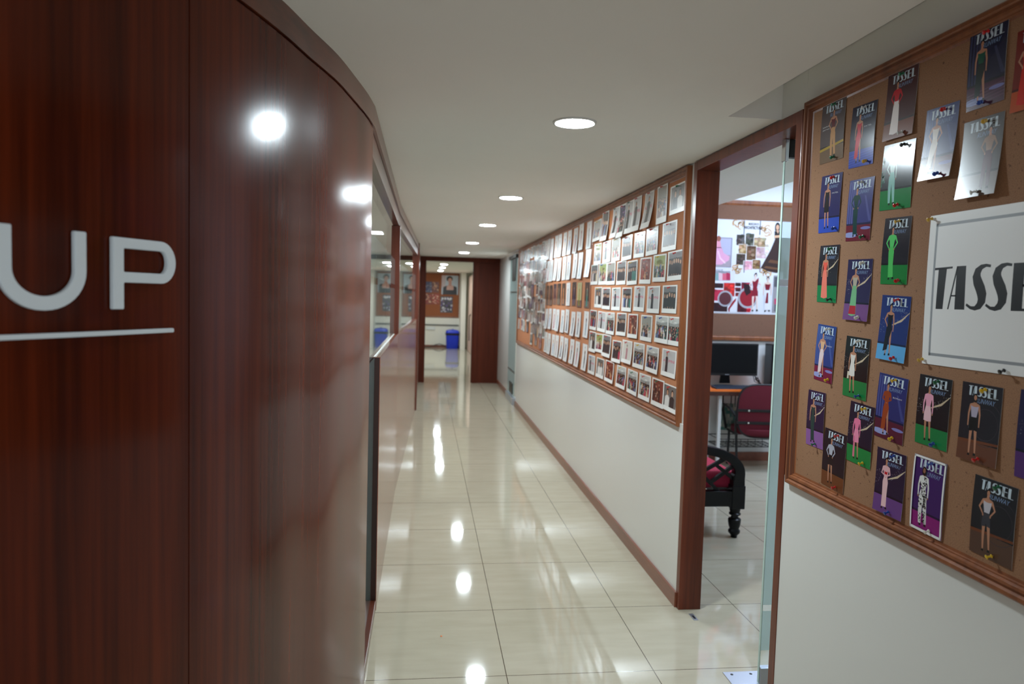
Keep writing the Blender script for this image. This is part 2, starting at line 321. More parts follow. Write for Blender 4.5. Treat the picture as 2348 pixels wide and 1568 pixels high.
# a standing model, artwork for the covers
def figure(sh, cx, y0, Hh, top, bot, style, arm='hip', skin=(196, 146, 116), hair=(24, 18, 18), lean=0, sleeves=False, bun=True, male=False, flip=1, pattern=None):
    X = lambda u, v: (cx+(u*flip+lean*v)*Hh, y0+v*Hh)
    st = lambda pts, wd, c: sh.stroke([X(*p) for p in pts], [q*Hh for q in wd], c)
    pl = lambda pts, c: sh.poly([X(*p) for p in pts], c)
    sh.layer(); 
    shoe = (20, 18, 20)
    if style in ('mini', 'short', 'slit'):
        st([(-.035, .55), (-.045, .3), (-.04, .03)], [.075, .05, .028], skin); st([(.04, .55), (.065, .3), (.085, .05)], [.075, .05, .028], skin)
    if style in ('mini', 'short', 'slit', 'skirt', 'trousers'):
        pl([(-.07, .0), (-.02, .0), (-.02, .035), (-.05, .045)], shoe); pl([(.05, .01), (.11, .01), (.1, .05), (.06, .055)], shoe)
    sh.layer()
    if style == 'gown': pl([(-.06, .64), (.06, .64), (.085, .52), (.13, .02), (.0, -.005), (-.12, .02), (-.085, .52)], bot)
    if style == 'skirt': pl([(-.052, .62), (.052, .62), (.08, .53), (.07, .3), (.085, .05), (-.06, .04), (-.065, .3), (-.08, .53)], bot)
    if style == 'slit': pl([(-.055, .62), (.055, .62), (.085, .52), (.05, .4), (.02, .3), (-.0, .12), (-.12, .08), (-.085, .52)], bot)
    if style == 'mini': pl([(-.055, .64), (.055, .64), (.09, .5), (.095, .36), (.0, .345), (-.095, .36), (-.09, .5)], bot)
    if style == 'short': pl([(-.055, .63), (.055, .63), (.085, .52), (.09, .4), (.02, .41), (.005, .46), (-.015, .4), (-.09, .39), (-.085, .52)], bot)
    if style == 'trousers':
        pl([(-.055, .62), (.055, .62), (.085, .52), (.07, .46), (-.07, .46), (-.085, .52)], bot)
        sh.layer(); st([(-.04, .5), (-.05, .28), (-.05, .04)], [.1, .085, .06], bot); sh.layer(); st([(.042, .5), (.06, .28), (.08, .05)], [.1, .085, .06], bot)
    sh.layer()
    ac = top if sleeves else skin
    for sd in (-1, 1):
        a = arm if arm != 'mix' else ('hip' if sd < 0 else 'down')
        P = [(.085*sd, .815), (.155*sd, .69), (.075*sd, .585)] if a == 'hip' else [(.085*sd, .815), (.115*sd, .67), (.115*sd, .5)]
        if a == 'front': P = [(.085*sd, .815), (.125*sd, .69), (.01*sd, .64)]
        st(P, [.042, .034, .024], ac); e = P[-1]; sh.ell(*X(e[0], e[1]-.012), .014*Hh, .02*Hh, skin, 8)
    sh.layer()
    pl([(-.022, .9), (.022, .9), (.028, .84), (-.028, .84)], skin)
    pl([(-.03, .85), (.03, .85), (.1, .825), (.085, .74), (-.085, .74), (-.1, .825)], skin if not (sleeves or male) else top)
    sh.layer()
    pl([(-.082, .8), (-.03, .785), (.03, .785), (.082, .8), (.072, .72), (.052, .62), (-.052, .62), (-.072, .72)], top)
    if pattern:
        sh.layer(); rr = random.Random(int(cx*9999)+3)
        for i in range(110):
            v = rr.uniform(.06, .82); u = rr.uniform(-.08, .08)
            if v < .5 and abs(u) < .02: u += .04
            sh.layer(); c = X(u, v); sh.ell(c[0], c[1], rr.uniform(.008, .02)*Hh, rr.uniform(.006, .014)*Hh, pattern, 6, rr.uniform(0, 3))
    sh.layer(); sh.ell(*X(0, .95), .042*Hh, .052*Hh, hair)
    if bun: sh.ell(*X(0.01, 1.0), .022*Hh, .02*Hh, hair, 10)
    else: sh.ell(*X(0.0, .91), .048*Hh, .055*Hh, hair)
    sh.layer(); sh.ell(*X(0, .933), .03*Hh, .042*Hh, skin)
    sh.layer()
    for sd in (-1, 1): sh.ell(*X(.011*sd, .94), .006*Hh, .003*Hh, (40, 26, 24), 6)
    sh.ell(*X(0, .912), .009*Hh, .004*Hh, (150, 50, 54), 6)
# wall placement: sheet x -> right as seen, y -> up, z -> out of the wall
def on_wall_x(o, x, y, z, tilt=0, lift=.0):
    """on the right wall (faces -x): local x -> -y"""
    B = Matrix(((0, 0, -1, x-lift), (-1, 0, 0, y), (0, 1, 0, z), (0, 0, 0, 1)))
    o.matrix_world = B @ Matrix.Rotation(tilt, 4, 'Z')
def on_wall_y(o, x, y, z, tilt=0):
    """on a wall that faces -y: local x -> x"""
    B = Matrix(((1, 0, 0, x), (0, 0, -1, y), (0, 1, 0, z), (0, 0, 0, 1)))
    o.matrix_world = B @ Matrix.Rotation(tilt, 4, 'Z')
def pin_mesh(col):
    mb = MB(); mb.lathe([(.0006, -.004), (.0006, .002), (.0042, .0022), (.0046, .0035), (.0024, .005), (.0021, .010), (.003, .0115), (.0052, .0125), (.0054, .0142), (.004, .0152)], 12)
    return mb.data('push_pin', M_pin[col], 40)
PINS = {k: pin_mesh(k) for k in PINCOL}
def pin(col, x, y, z, label, group, tilt=0):
    o = link('push_pin', PINS[col]); tag(o, label, 'push pin', group)
    B = Matrix(((0, 0, -1, x), (-1, 0, 0, y), (0, 1, 0, z), (0, 0, 0, 1)))
    o.matrix_world = B @ Matrix.Rotation(.35, 4, 'X') @ Matrix.Rotation(tilt, 4, 'Y')
    return o
exec_parts = []
# ================================================================== SETTING
CZ = 2.16
struct('floor', box((-4.5, -2.5, -.12), (5.2, 22.0, 0)), M_tile)
cl = MB().box((-4.5, -2.5, CZ), (1.06, 2.51, 2.30)); cl.box((-4.5, 2.51, CZ), (1.26, 12.45, 2.30)); cl.box((1.26, 2.51, CZ+.002), (1.96, 6.6, 2.30))
cl.box((1.06, .3, 2.285), (1.26, 2.51, 2.30))
cl.box((-1.6, 12.45, CZ), (3.2, 21.2, 2.30))
struct('ceiling', cl, M_ceil)
struct('ceiling.001', box((1.96, 1.4, 2.78), (5.2, 6.6, 2.9)), M_ceil)
# right wall: core, and the slightly proud lower laminate sheets
XW = 1.262
w = MB()
w.box((XW, .3, 0), (XW+.085, 2.338, 2.4)); w.box((XW, 2.338, 2.155), (XW+.085, 3.33, 2.4)); w.box((XW, 3.33, 0), (XW+.085, 9.86, CZ)); w.box((XW, 10.74, 0), (XW+.085, 12.4, CZ)); w.box((XW, 9.86, 2.1), (XW+.085, 10.74, CZ))
w.box((XW-.01, .3, 0), (XW, 2.352, .905)); w.box((XW-.01, 3.318, 0), (XW, 9.8, .90))
struct('wall_right', w, M_wall, bevel=.0015)
struct('baseboard_right', box((XW-.022, 3.318, 0), (XW-.01, 9.79, .075)), M_base, bevel=.002)
struct('baseboard_right.001', box((XW-.012, 10.74, 0), (XW, 12.38, .075)), M_base, bevel=.002)
# door_1: wooden frame of the doorway in the right wall
d1 = MB(); d1.box((XW-.012, 3.288, 0), (XW+.1, 3.33, 2.155)); d1.box((XW-.012, 2.338, 0), (XW+.1, 2.38, 2.155)); d1.box((XW-.0115, 2.338, 2.113), (XW+.0995, 3.33, 2.155))
struct('door_1', d1, M_woodv, bevel=.002)
# ---- left: curved veneer wall
PL = [(-1.75, -.5), (-1.12, .35), (-.9, .62), (-.745, .84), (-.605, 1.1), (-.53, 1.25), (-.449, 1.44)]
PR = [(-.449, 1.44), (-.392, 1.6), (-.345, 1.77), (-.31, 1.93), (-.266, 2.12), (-.235, 2.33), (-.212, 2.51), (-.2, 2.66)]
def catmull(P, n=8):
    out = []; Q = [2*Vector(P[0])-Vector(P[1])]+[Vector(p) for p in P]+[2*Vector(P[-1])-Vector(P[-2])]
    for i in range(1, len(Q)-2):
        a, b, c, d = Q[i-1:i+3]
        for k in range(n):
            t = k/n; out.append(.5*((2*b)+(c-a)*t+(2*a-5*b+4*c-d)*t*t+(3*b-a-3*c+d)*t**3))
    return out+[Q[-2]]
FULL = catmull(PL[:-1]+PR, 8)
def normal_at(P, i):
    d = (P[min(i+1, len(P)-1)]-P[max(i-1, 0)]).normalized(); return Vector((d.y, -d.x))
def strip(P, z0, z1, off, th):
    """upright skin following plan polyline P, outer face pushed out by off"""
    mb = MB(); n = len(P); A = [P[i]+normal_at(P, i)*off for i in range(n)]; B = [P[i]+normal_at(P, i)*(off-th) for i in range(n)]
    vs = [(a.x, a.y, z0) for a in A]+[(a.x, a.y, z1) for a in A]+[(b.x, b.y, z0) for b in B]+[(b.x, b.y, z1) for b in B]
    fs = []
    for i in range(n-1):
        fs += [(i, i+1, n+i+1, n+i), (2*n+i+1, 2*n+i, 3*n+i, 3*n+i+1), (n+i, n+i+1, 3*n+i+1, 3*n+i), (i+1, i, 2*n+i, 2*n+i+1)]
    fs += [(0, n, 3*n, 2*n), (n-1, 3*n-1, 4*n-1, 2*n-1)]
    mb.mesh(vs, fs); return mb
iseam = min(range(len(FULL)), key=lambda i: (FULL[i]-Vector((-.449, 1.44))).length)
pa = FULL[:iseam+1]; pb = FULL[iseam:]
d = (pa[-1]-pa[-2]).normalized(); pa = pa[:-1]+[pa[-1]-d*.0015]; pb = [pb[0]+d*.0015]+pb[1:]
struct('wall_left', strip(pa, 0, 2.085, 0, .03), M_wood, smooth=40)
struct('wall_left.001', strip(pb, 0, 2.085, 0, .03), M_wood, smooth=40)
struct('wall_left.002', strip(FULL, 0, CZ, -.0302, .04), M_dark, smooth=40)
e0 = FULL[-1]
# ---- partition line beyond the curved wall
PT = [Vector((-.203, 2.66)), Vector((-.203, 5.45)), Vector((-.108, 9.34))]
corn = strip(FULL+[PT[1], PT[2]], 2.0885, CZ, .006, .05)
struct('trim_1', corn, M_woodh, smooth=30)
hd = strip(PT, 2.0, 2.086, -.004, .085); struct('trim_2', hd, M_woodh, smooth=30)
hw = strip([Vector((-.203, 3.36)), PT[1]-Vector((0, .0015))], .0, 1.2, 0, .1); struct('wall_left.003', hw, M_half, bevel=.0015)
hw2 = strip([PT[1]+Vector((.0, .0015)), PT[2]], 0, 1.19, 0, .1); struct('wall_left.004', hw2, M_half, bevel=.0015)
struct('trim_3', box((-.300, 3.3585, .0505), (-.206, 3.3597, 1.198)), M_dark)
struct('trim_4', box((-.3, 2.68, 0), (-.205, 3.357, .05)), M_woodh, bevel=.002)
# posts
struct('trim_5', box((-.295, 5.40, 1.201), (-.197, 5.47, 2.0)), M_woodv, bevel=.002)
ep = MB().prism([(-.21, 9.345), (-.092, 9.345), (-.092, 9.42), (-.21, 9.42)], 0, CZ-.001); struct('trim_6', ep, M_woodv, bevel=.002)
# putty ledge along the glass foot
pt = MB(); P0 = [(-.215, 3.37), (-.208, 3.37)]
pt.mesh([(-.254, 3.37, 1.2005), (-.222, 3.37, 1.2005), (-.224, 5.39, 1.2005), (-.254, 5.39, 1.2005), (-.246, 3.37, 1.206), (-.232, 3.37, 1.203), (-.232, 5.39, 1.203), (-.246, 5.39, 1.206)], [(0, 3, 2, 1), (4, 5, 6, 7), (0, 1, 5, 4), (1, 2, 6, 5), (2, 3, 7, 6), (3, 0, 4, 7)])
struct('trim_7', pt, M_putty)
# windows: panes with frosted bands
def pane(name, p0, p1, z0, z1, bands, inset=.026, zf=None):
    d = (p1-p0).normalized(); n = Vector((d.y, -d.x)); a = p0-n*inset; b = p1-n*inset
    zs = sorted({z0, z1, *[z for q in bands for z in q if z0 < z < z1]}); mb = MB()
    for i in range(len(zs)-1):
        m = (zs[i]+zs[i+1])/2; mi = 1 if any(q[0] < m < q[1] for q in bands) else 0
        mb.face([(a.x, a.y, zs[i]), (b.x, b.y, zs[i]), (b.x, b.y, zs[i+1]), (a.x, a.y, zs[i+1])], None, mi)
    me = mb.data(name, [M_glass, M_film]); o = link(name, me); o['kind'] = 'structure'; return o
BND = [(.30, 1.535), (1.565, 1.745)]
pane('window_1', Vector((-.203, 2.68)), Vector((-.203, 3.357)), .051, 2.0, [(.05, 1.2), (1.21, 1.535), (1.565, 1.745)])
pane('window_2', Vector((-.203, 3.362)), Vector((-.203, 5.399)), 1.2012, 2.0, BND)
pane('window_3', Vector((-.201, 5.472)), Vector((-.11, 9.343)), 1.1915, 2.0, BND)
# room behind the left glass
lr = MB(); lr.box((-4.5, 12.4, 0), (-.11, 12.5, CZ)); lr.box((-4.5, -.4, 0), (-4.4, 12.4, CZ)); lr.box((-4.4, -.5, 0), (-1.79, -.4, CZ))
struct('wall_left_room', lr, M_paint)
struct('wall_left.005', box((-.21, 9.42, 0), (-.105, 12.38, CZ-.001)), M_woodv)
# far wall: door frame, dark veneer panel
XR = 1.262
fw = MB(); fw.box((.80, 12.42, 0), (XR, 12.5, 2.10)); struct('wall_far', fw, M_farw)
f2 = MB(); f2.box((.822, 12.395, 0), (.90, 12.42, 2.085)); f2.box((1.2, 12.395, 0), (XR-.001, 12.42, 2.085)); f2.box((-.105, 12.39, 0), (-.002, 12.5, 2.085)); f2.box((.815, 12.385, 0), (.835, 12.51, 2.085)); f2.box((-.105, 12.3855, 2.085), (XR, 12.505, CZ-.0005))
struct('door_2', f2, M_farw, bevel=.002)
# end room
er = MB(); er.box((-1.6, 20.95, 0), (3.2, 21.05, CZ)); er.box((-1.7, 12.5, 0), (-1.6, 21.05, CZ)); er.box((3.2, 12.5, 0), (3.3, 21.05, CZ)); er.box((XR+.085, 12.4, 0), (3.2, 12.5, CZ))
struct('wall_end_room', er, M_cream)
struct('wall_end_room.001', box((.985, 20.3, 0), (1.12, 20.95, CZ)), M_cream)
struct('baseboard_end', box((-1.6, 20.93, 0), (.98, 20.949, .07)), M_base)
# side room: wall with the boards, outer walls
YB = 6.5
sr = MB(); sr.box((XW+.085, YB, 0), (5.2, YB+.1, 2.78)); sr.box((5.1, 1.4, 0), (5.2, YB, 2.78)); sr.box((XW+.085, 1.35, 0), (5.2, 1.45, 2.78)); sr.box((XW+.085, 1.45, 2.301), (1.96, YB, 2.78))
struct('wall_side_room', sr, M_paint)
struct('baseboard_side_room', box((XW+.1, YB-.014, 0), (5.1, YB-.001, .085)), M_base, bevel=.002)
# ================================================================== LIGHT FITTINGS
def downlight(x, y, label, group, z=CZ, r=.072):
    t = thing('downlight', label, 'ceiling light', (x, y, z), 0, group)
    k = ('dl', r)
    if k not in _tc:
        a = MB(); prof = [(r+.012, 0), (r+.011, -.004), (r+.003, -.006), (r, -.004), (r-.001, 0)]; seg = 40
        vs = []; 
        for q, h in prof:
            for i in range(seg): vs.append((q*math.cos(2*PI*i/seg), q*math.sin(2*PI*i/seg), h))
        fs = [(i*seg+j, i*seg+(j+1) % seg, (i+1)*seg+(j+1) % seg, (i+1)*seg+j) for i in range(4) for j in range(seg)]
        a.mesh(vs, fs); b = MB(); b.lathe([(r-.0005, -.0008), (r-.0005, -.0045), (r*.8, -.0062), (.001, -.0068)], 40)
        _tc[k] = (a.data('trim_ring', M_whitem, 40), b.data('diffuser', M_lamp, 40))
    link('trim_ring', _tc[k][0], t); link('diffuser', _tc[k][1], t)
    return t
NTH = ['nearest', 'second', 'third', 'fourth', 'fifth', 'sixth', 'seventh', 'eighth', 'ninth', 'tenth', 'eleventh', 'twelfth']
for i, y in enumerate((2.72, 4.82, 6.7, 8.97, 11.0)):
    downlight(.545+.004*i, y, 'round white recessed ceiling light over the corridor, '+(NTH[i]+' along from the near doorway' if i else 'largest, nearest the doorway'), 'recessed lights along the corridor ceiling')
for i, y in enumerate((15.36, 17.05, 19.1)):
    downlight(.37, y, 'round ceiling light seen through the far doorway, '+('topmost', 'middle', 'lowest')[i]+' of three', 'recessed lights in the end room')
t = thing('ceiling_panel_light', 'square white ceiling light of the room behind the left glass partition', 'ceiling light', (-.62, 7.9, CZ))
box((-.16, -.16, -.012), (.16, .16, -.0005)).build('frame', M_whitem, t); box((-.145, -.145, -.0145), (.145, .145, -.0122)).build('diffuser', M_lampl, t)
for i, y in enumerate((3.9, 5.6)):  # added panels, out of view, standing in for the side room's window daylight
    t = thing('ceiling_panel_light', 'added unseen cool fill panel over the side room, '+('nearer its door', 'nearer its monitors')[i], 'ceiling light', (3.3, y, 2.78), 0, 'added fill panels of the side room')
    box((-.6, -.16, -.03), (.6, .16, -.0005)).build('frame', M_whitem, t); box((-.58, -.14, -.033), (.58, .14, -.0302)).build('diffuser', M_fillc, t)
# ================================================================== SIGN ON THE CURVED WALL
def wall_pt(s_):
    """point, normal on the veneer panel at plan y = s_"""
    for i in range(len(FULL)-1):
        a, b = FULL[i], FULL[i+1]
        if a.y <= s_ <= b.y:
            t_ = (s_-a.y)/(b.y-a.y); p = a.lerp(b, t_); n = normal_at(FULL, i).lerp(normal_at(FULL, i+1), t_).normalized(); return p, n
CUM = [0]
for i in range(1, len(FULL)): CUM.append(CUM[-1]+(FULL[i]-FULL[i-1]).length)
def hit(px, py):
    """where the photo's ray meets the veneer: arc length along the wall and height"""
    d_ = _f+_r*((px-W/2)/FPX)-_u*((py-H/2)/FPX)
    for i in range(len(FULL)-1):
        a, b = FULL[i]+normal_at(FULL, i)*.010, FULL[i+1]+normal_at(FULL, i+1)*.010; e = b-a; den = d_.x*e.y-d_.y*e.x
        if abs(den) < 1e-9: continue
        t_ = (a.x*e.y-a.y*e.x)/den; u_ = (a.x*d_.y-a.y*d_.x)/den
        if t_ > 0 and -1e-6 <= u_ <= 1: return CUM[i]+u_*e.length, EYE+t_*d_.z
def arc(s_, off):
    for i in range(len(FULL)-1):
        if CUM[i] <= s_ <= CUM[i+1]:
            t_ = (s_-CUM[i])/(CUM[i+1]-CUM[i]); p = FULL[i].lerp(FULL[i+1], t_); n = normal_at(FULL, i).lerp(normal_at(FULL, i+1), t_).normalized(); q = p+n*off; return q.x, q.y
def raised(name, quads, mat, label, cat, o0=.002, o1=.010):
    """quads in (arc, z) grown off the curved wall as one solid"""
    bm = bmesh.new(); cache = {}
    def V(p):
        k = (round(p[0], 5), round(p[1], 5))
        if k not in cache:
            x, y = arc(p[0], o1); cache[k] = bm.verts.new((x, y, p[1]))
        return cache[k]
    for q in quads:
        vs = []
        for p in q:
            v = V(p)
            if v not in vs: vs.append(v)
        if len(vs) > 2: bm.faces.new(vs)
    bmesh.ops.recalc_face_normals(bm, faces=bm.faces)
    ext = bmesh.ops.extrude_face_region(bm, geom=bm.faces[:])
    vs = [g for g in ext['geom'] if isinstance(g, bmesh.types.BMVert)]
    mid = sum((v.co for v in vs), Vector())/len(vs); s0 = sum(p[0] for q in quads for p in q)/sum(len(q) for q in quads)
    a = Vector((*arc(s0, o1), 0))-Vector((*arc(s0, o0), 0))
    for v in vs: v.co -= a
    bmesh.ops.recalc_face_normals(bm, faces=bm.faces)
    bmesh.ops.bevel(bm, geom=[e for e in bm.edges if e.calc_face_angle(0) > .6], offset=.0012, segments=2, affect='EDGES', clamp_overlap=True)
    me = bpy.data.meshes.new(name); bm.to_mesh(me); bm.free(); me.materials.append(mat)
    o = link(name, me); tag(o, label, cat); return o
def strokequads(pts, wid):
    P = [Vector(p) for p in pts]; n = len(P); L = []; Q = []
    for i in range(n):
        d_ = (P[min(i+1, n-1)]-P[max(i-1, 0)]).normalized(); nn = Vector((-d_.y, d_.x)); w_ = (wid[i] if isinstance(wid, list) else wid)/2
        L.append(P[i]+nn*w_); Q.append(P[i]-nn*w_)
    return [[tuple(L[i]), tuple(Q[i]), tuple(Q[i+1]), tuple(L[i+1])] for i in range(n-1)]
# U
sL, zT = hit(27, 513); sR, _ = hit(199, 533); s1, zTr = hit(182, 531); _, zB = hit(105, 712)
st_ = hit(199, 533)[0]-hit(171, 530)[0]; zt = (hit(26, 513)[1]+hit(182, 531)[1])/2
s0 = sL-st_; cU = (s0+sR)/2; wU = sR-s0; rU = (wU-st_)/2; rz = rU*.86; zc = zB+st_*.5+rz
pts = [(s0+st_/2, zt), (s0+st_/2, zc+.03)]+[(cU-rU*math.cos(a), zc-rz*math.sin(a)) for a in [PI*i/20 for i in range(21)]]+[(sR-st_/2, zc+.03), (sR-st_/2, zt)]
raised('sign_letter', strokequads(pts, st_), M_letter, 'grey-white raised capital letter U on the curved veneer wall', 'sign letter')
# P
a0 = hit(259, 541)[0]; a1 = hit(285, 545)[0]; sP = hit(404, 605)[0]; stp = a1-a0; zp0 = hit(267, 709)[1]; zp1 = hit(270, 543)[1]; zb = hit(330, 649)[1]
r_ = (zp1-zb)/2; zc = (zp1+zb)/2; hw_ = st_*.82
stem = [[(a0, zp0), (a1, zp0), (a1, zb), (a0, zb)], [(a0, zb), (a1, zb), (a1, zb+hw_), (a0, zb+hw_)], [(a0, zb+hw_), (a1, zb+hw_), (a1, zp1-hw_), (a0, zp1-hw_)], [(a0, zp1-hw_), (a1, zp1-hw_), (a1, zp1), (a0, zp1)]]
xs = sP-r_*.95
O = [(a1, zb)]+[(xs+r_*.95*math.sin(a), zc-r_*math.cos(a)) for a in [PI*i/16 for i in range(17)]]+[(a1, zp1)]
ri = r_-hw_
I = [(a1, zb+hw_)]+[(xs+(r_*.95-stp*.95)*math.sin(a), zc-ri*math.cos(a)) for a in [PI*i/16 for i in range(17)]]+[(a1, zp1-hw_)]
raised('sign_letter', stem+[[O[i], O[i+1], I[i+1], I[i]] for i in range(len(O)-1)], M_letter, 'grey-white raised capital letter P on the curved veneer wall', 'sign letter')
b1, zb1 = hit(400, 754); _, zb2 = hit(400, 763.5); bz = (hit(400, 754)[1]+hit(2, 766)[1])/2; bh = zb1-zb2
n_ = 24; b0 = b1-.52
raised('sign_bar', [[(b0+(b1-b0)*i/n_, bz-bh), (b0+(b1-b0)*(i+1)/n_, bz-bh), (b0+(b1-b0)*(i+1)/n_, bz), (b0+(b1-b0)*i/n_, bz)] for i in range(n_)], M_letter, 'grey-white raised bar underlining the letters on the curved veneer wall', 'sign bar')
# ================================================================== CORKBOARDS
PROF = [(0, 0), (0, .024), (.004, .027), (.012, .027), (.016, .021), (.02, .021), (.023, .0245), (.03, .0245), (.033, .018), (.036, .018), (.038, .014), (.044, .012), (.046, .006), (.046, 0)]
def frame_mesh(u0, v0, u1, v1, prof, name='frame', mat=None):
    mb = MB(); vs = []
    for d_, h in prof: vs += [(u0+d_, v0+d_, h), (u1-d_, v0+d_, h), (u1-d_, v1-d_, h), (u0+d_, v1-d_, h)]
    fs = [(i*4+k, i*4+(k+1) % 4, (i+1)*4+(k+1) % 4, (i+1)*4+k) for i in range(len(prof)-1) for k in range(4)]
    n = len(prof)-1; fs += [(n*4+k, n*4+(k+1) % 4, (k+1) % 4, k) for k in range(4)]
    mb.mesh(vs, fs); return mb.data(name, mat or M_frame, 35)
XB = 1.25            # cork face
# near board: local origin at its top far corner on the wall
t = thing('corkboard', 'brown framed corkboard of magazine covers beside the open doorway', 'corkboard', (XW, 0, 0))
YN1, YN0, ZB0, ZB1 = 2.308, .35, .887, 2.166
o = link('frame', frame_mesh(-YN1, ZB0, -YN0, ZB1, PROF), t); o.matrix_parent_inverse = Matrix(); o.matrix_local = Matrix(((0, 0, -1, 0), (-1, 0, 0, 0), (0, 1, 0, 0), (0, 0, 0, 1)))
o = box((-.012, YN0+.03, ZB0+.03), (-.001, YN1-.03, ZB1-.03)).build('cork_panel', M_cork, t)
# long board
t = thing('corkboard', 'long framed orange-brown corkboard covered in photos along the corridor wall', 'corkboard', (XW, 0, 0))
YL0, YL1 = 3.38, 9.74; ZL0, ZL1 = .882, 2.152
o = link('frame', frame_mesh(-YL1, ZL0, -YL0, ZL1, PROF), t); o.matrix_local = Matrix(((0, 0, -1, 0), (-1, 0, 0, 0), (0, 1, 0, 0), (0, 0, 0, 1)))
SEAM = [YL0+.03, 5.40, 7.40, YL1-.03]
for i in range(3): box((-.012, SEAM[i]+.003, ZL0+.03), (-.001, SEAM[i+1]-.003, ZL1-.03)).build('cork_panel', M_cork2, t)
for y in SEAM[1:3]: box((-.014, y-.009, ZL0+.04), (-.001, y+.009, ZL1-.04)).build('divider', M_woodv, t)
XC = XW-.0122        # sheets lie here
# ================================================================== MAGAZINE COVERS
N1 = (1820, 0, 528/1800); N2_ = (1820, 380, 528/1725); N3 = (1820, 840, 528/1533)
def px(cr, p): return (cr[0]+p[0]*cr[2], cr[1]+p[1]*cr[2])
LN = (200, 216, 226); RUN = (126, 150, 186)
def fitrect(q):
    P = [at(*p, 0, XC) for p in q]       # TL TR BR BL on the cork plane
    w_ = ((P[0]-P[1]).length+(P[3]-P[2]).length)/2; h_ = ((P[0]-P[3]).length+(P[1]-P[2]).length)/2
    tc_ = (P[0]+P[1])/2; bc = (P[3]+P[2])/2; v = tc_-bc; tilt = math.atan2(v.y, v.z)   # lean of the vertical axis, y grows to the left
    tb = P[1]-P[0]; t2 = math.atan2(tb.z, -tb.y)
    return (tc_.y, tc_.z, w_, h_, tilt*.7+t2*.3)
NAVY = (22, 24, 66); DARK = (26, 22, 34); GREEN = (14, 116, 58); BLUEF = (30, 62, 150); PURP = (96, 52, 112); BROWNF = (92, 60, 44); MAROON = (96, 26, 44)
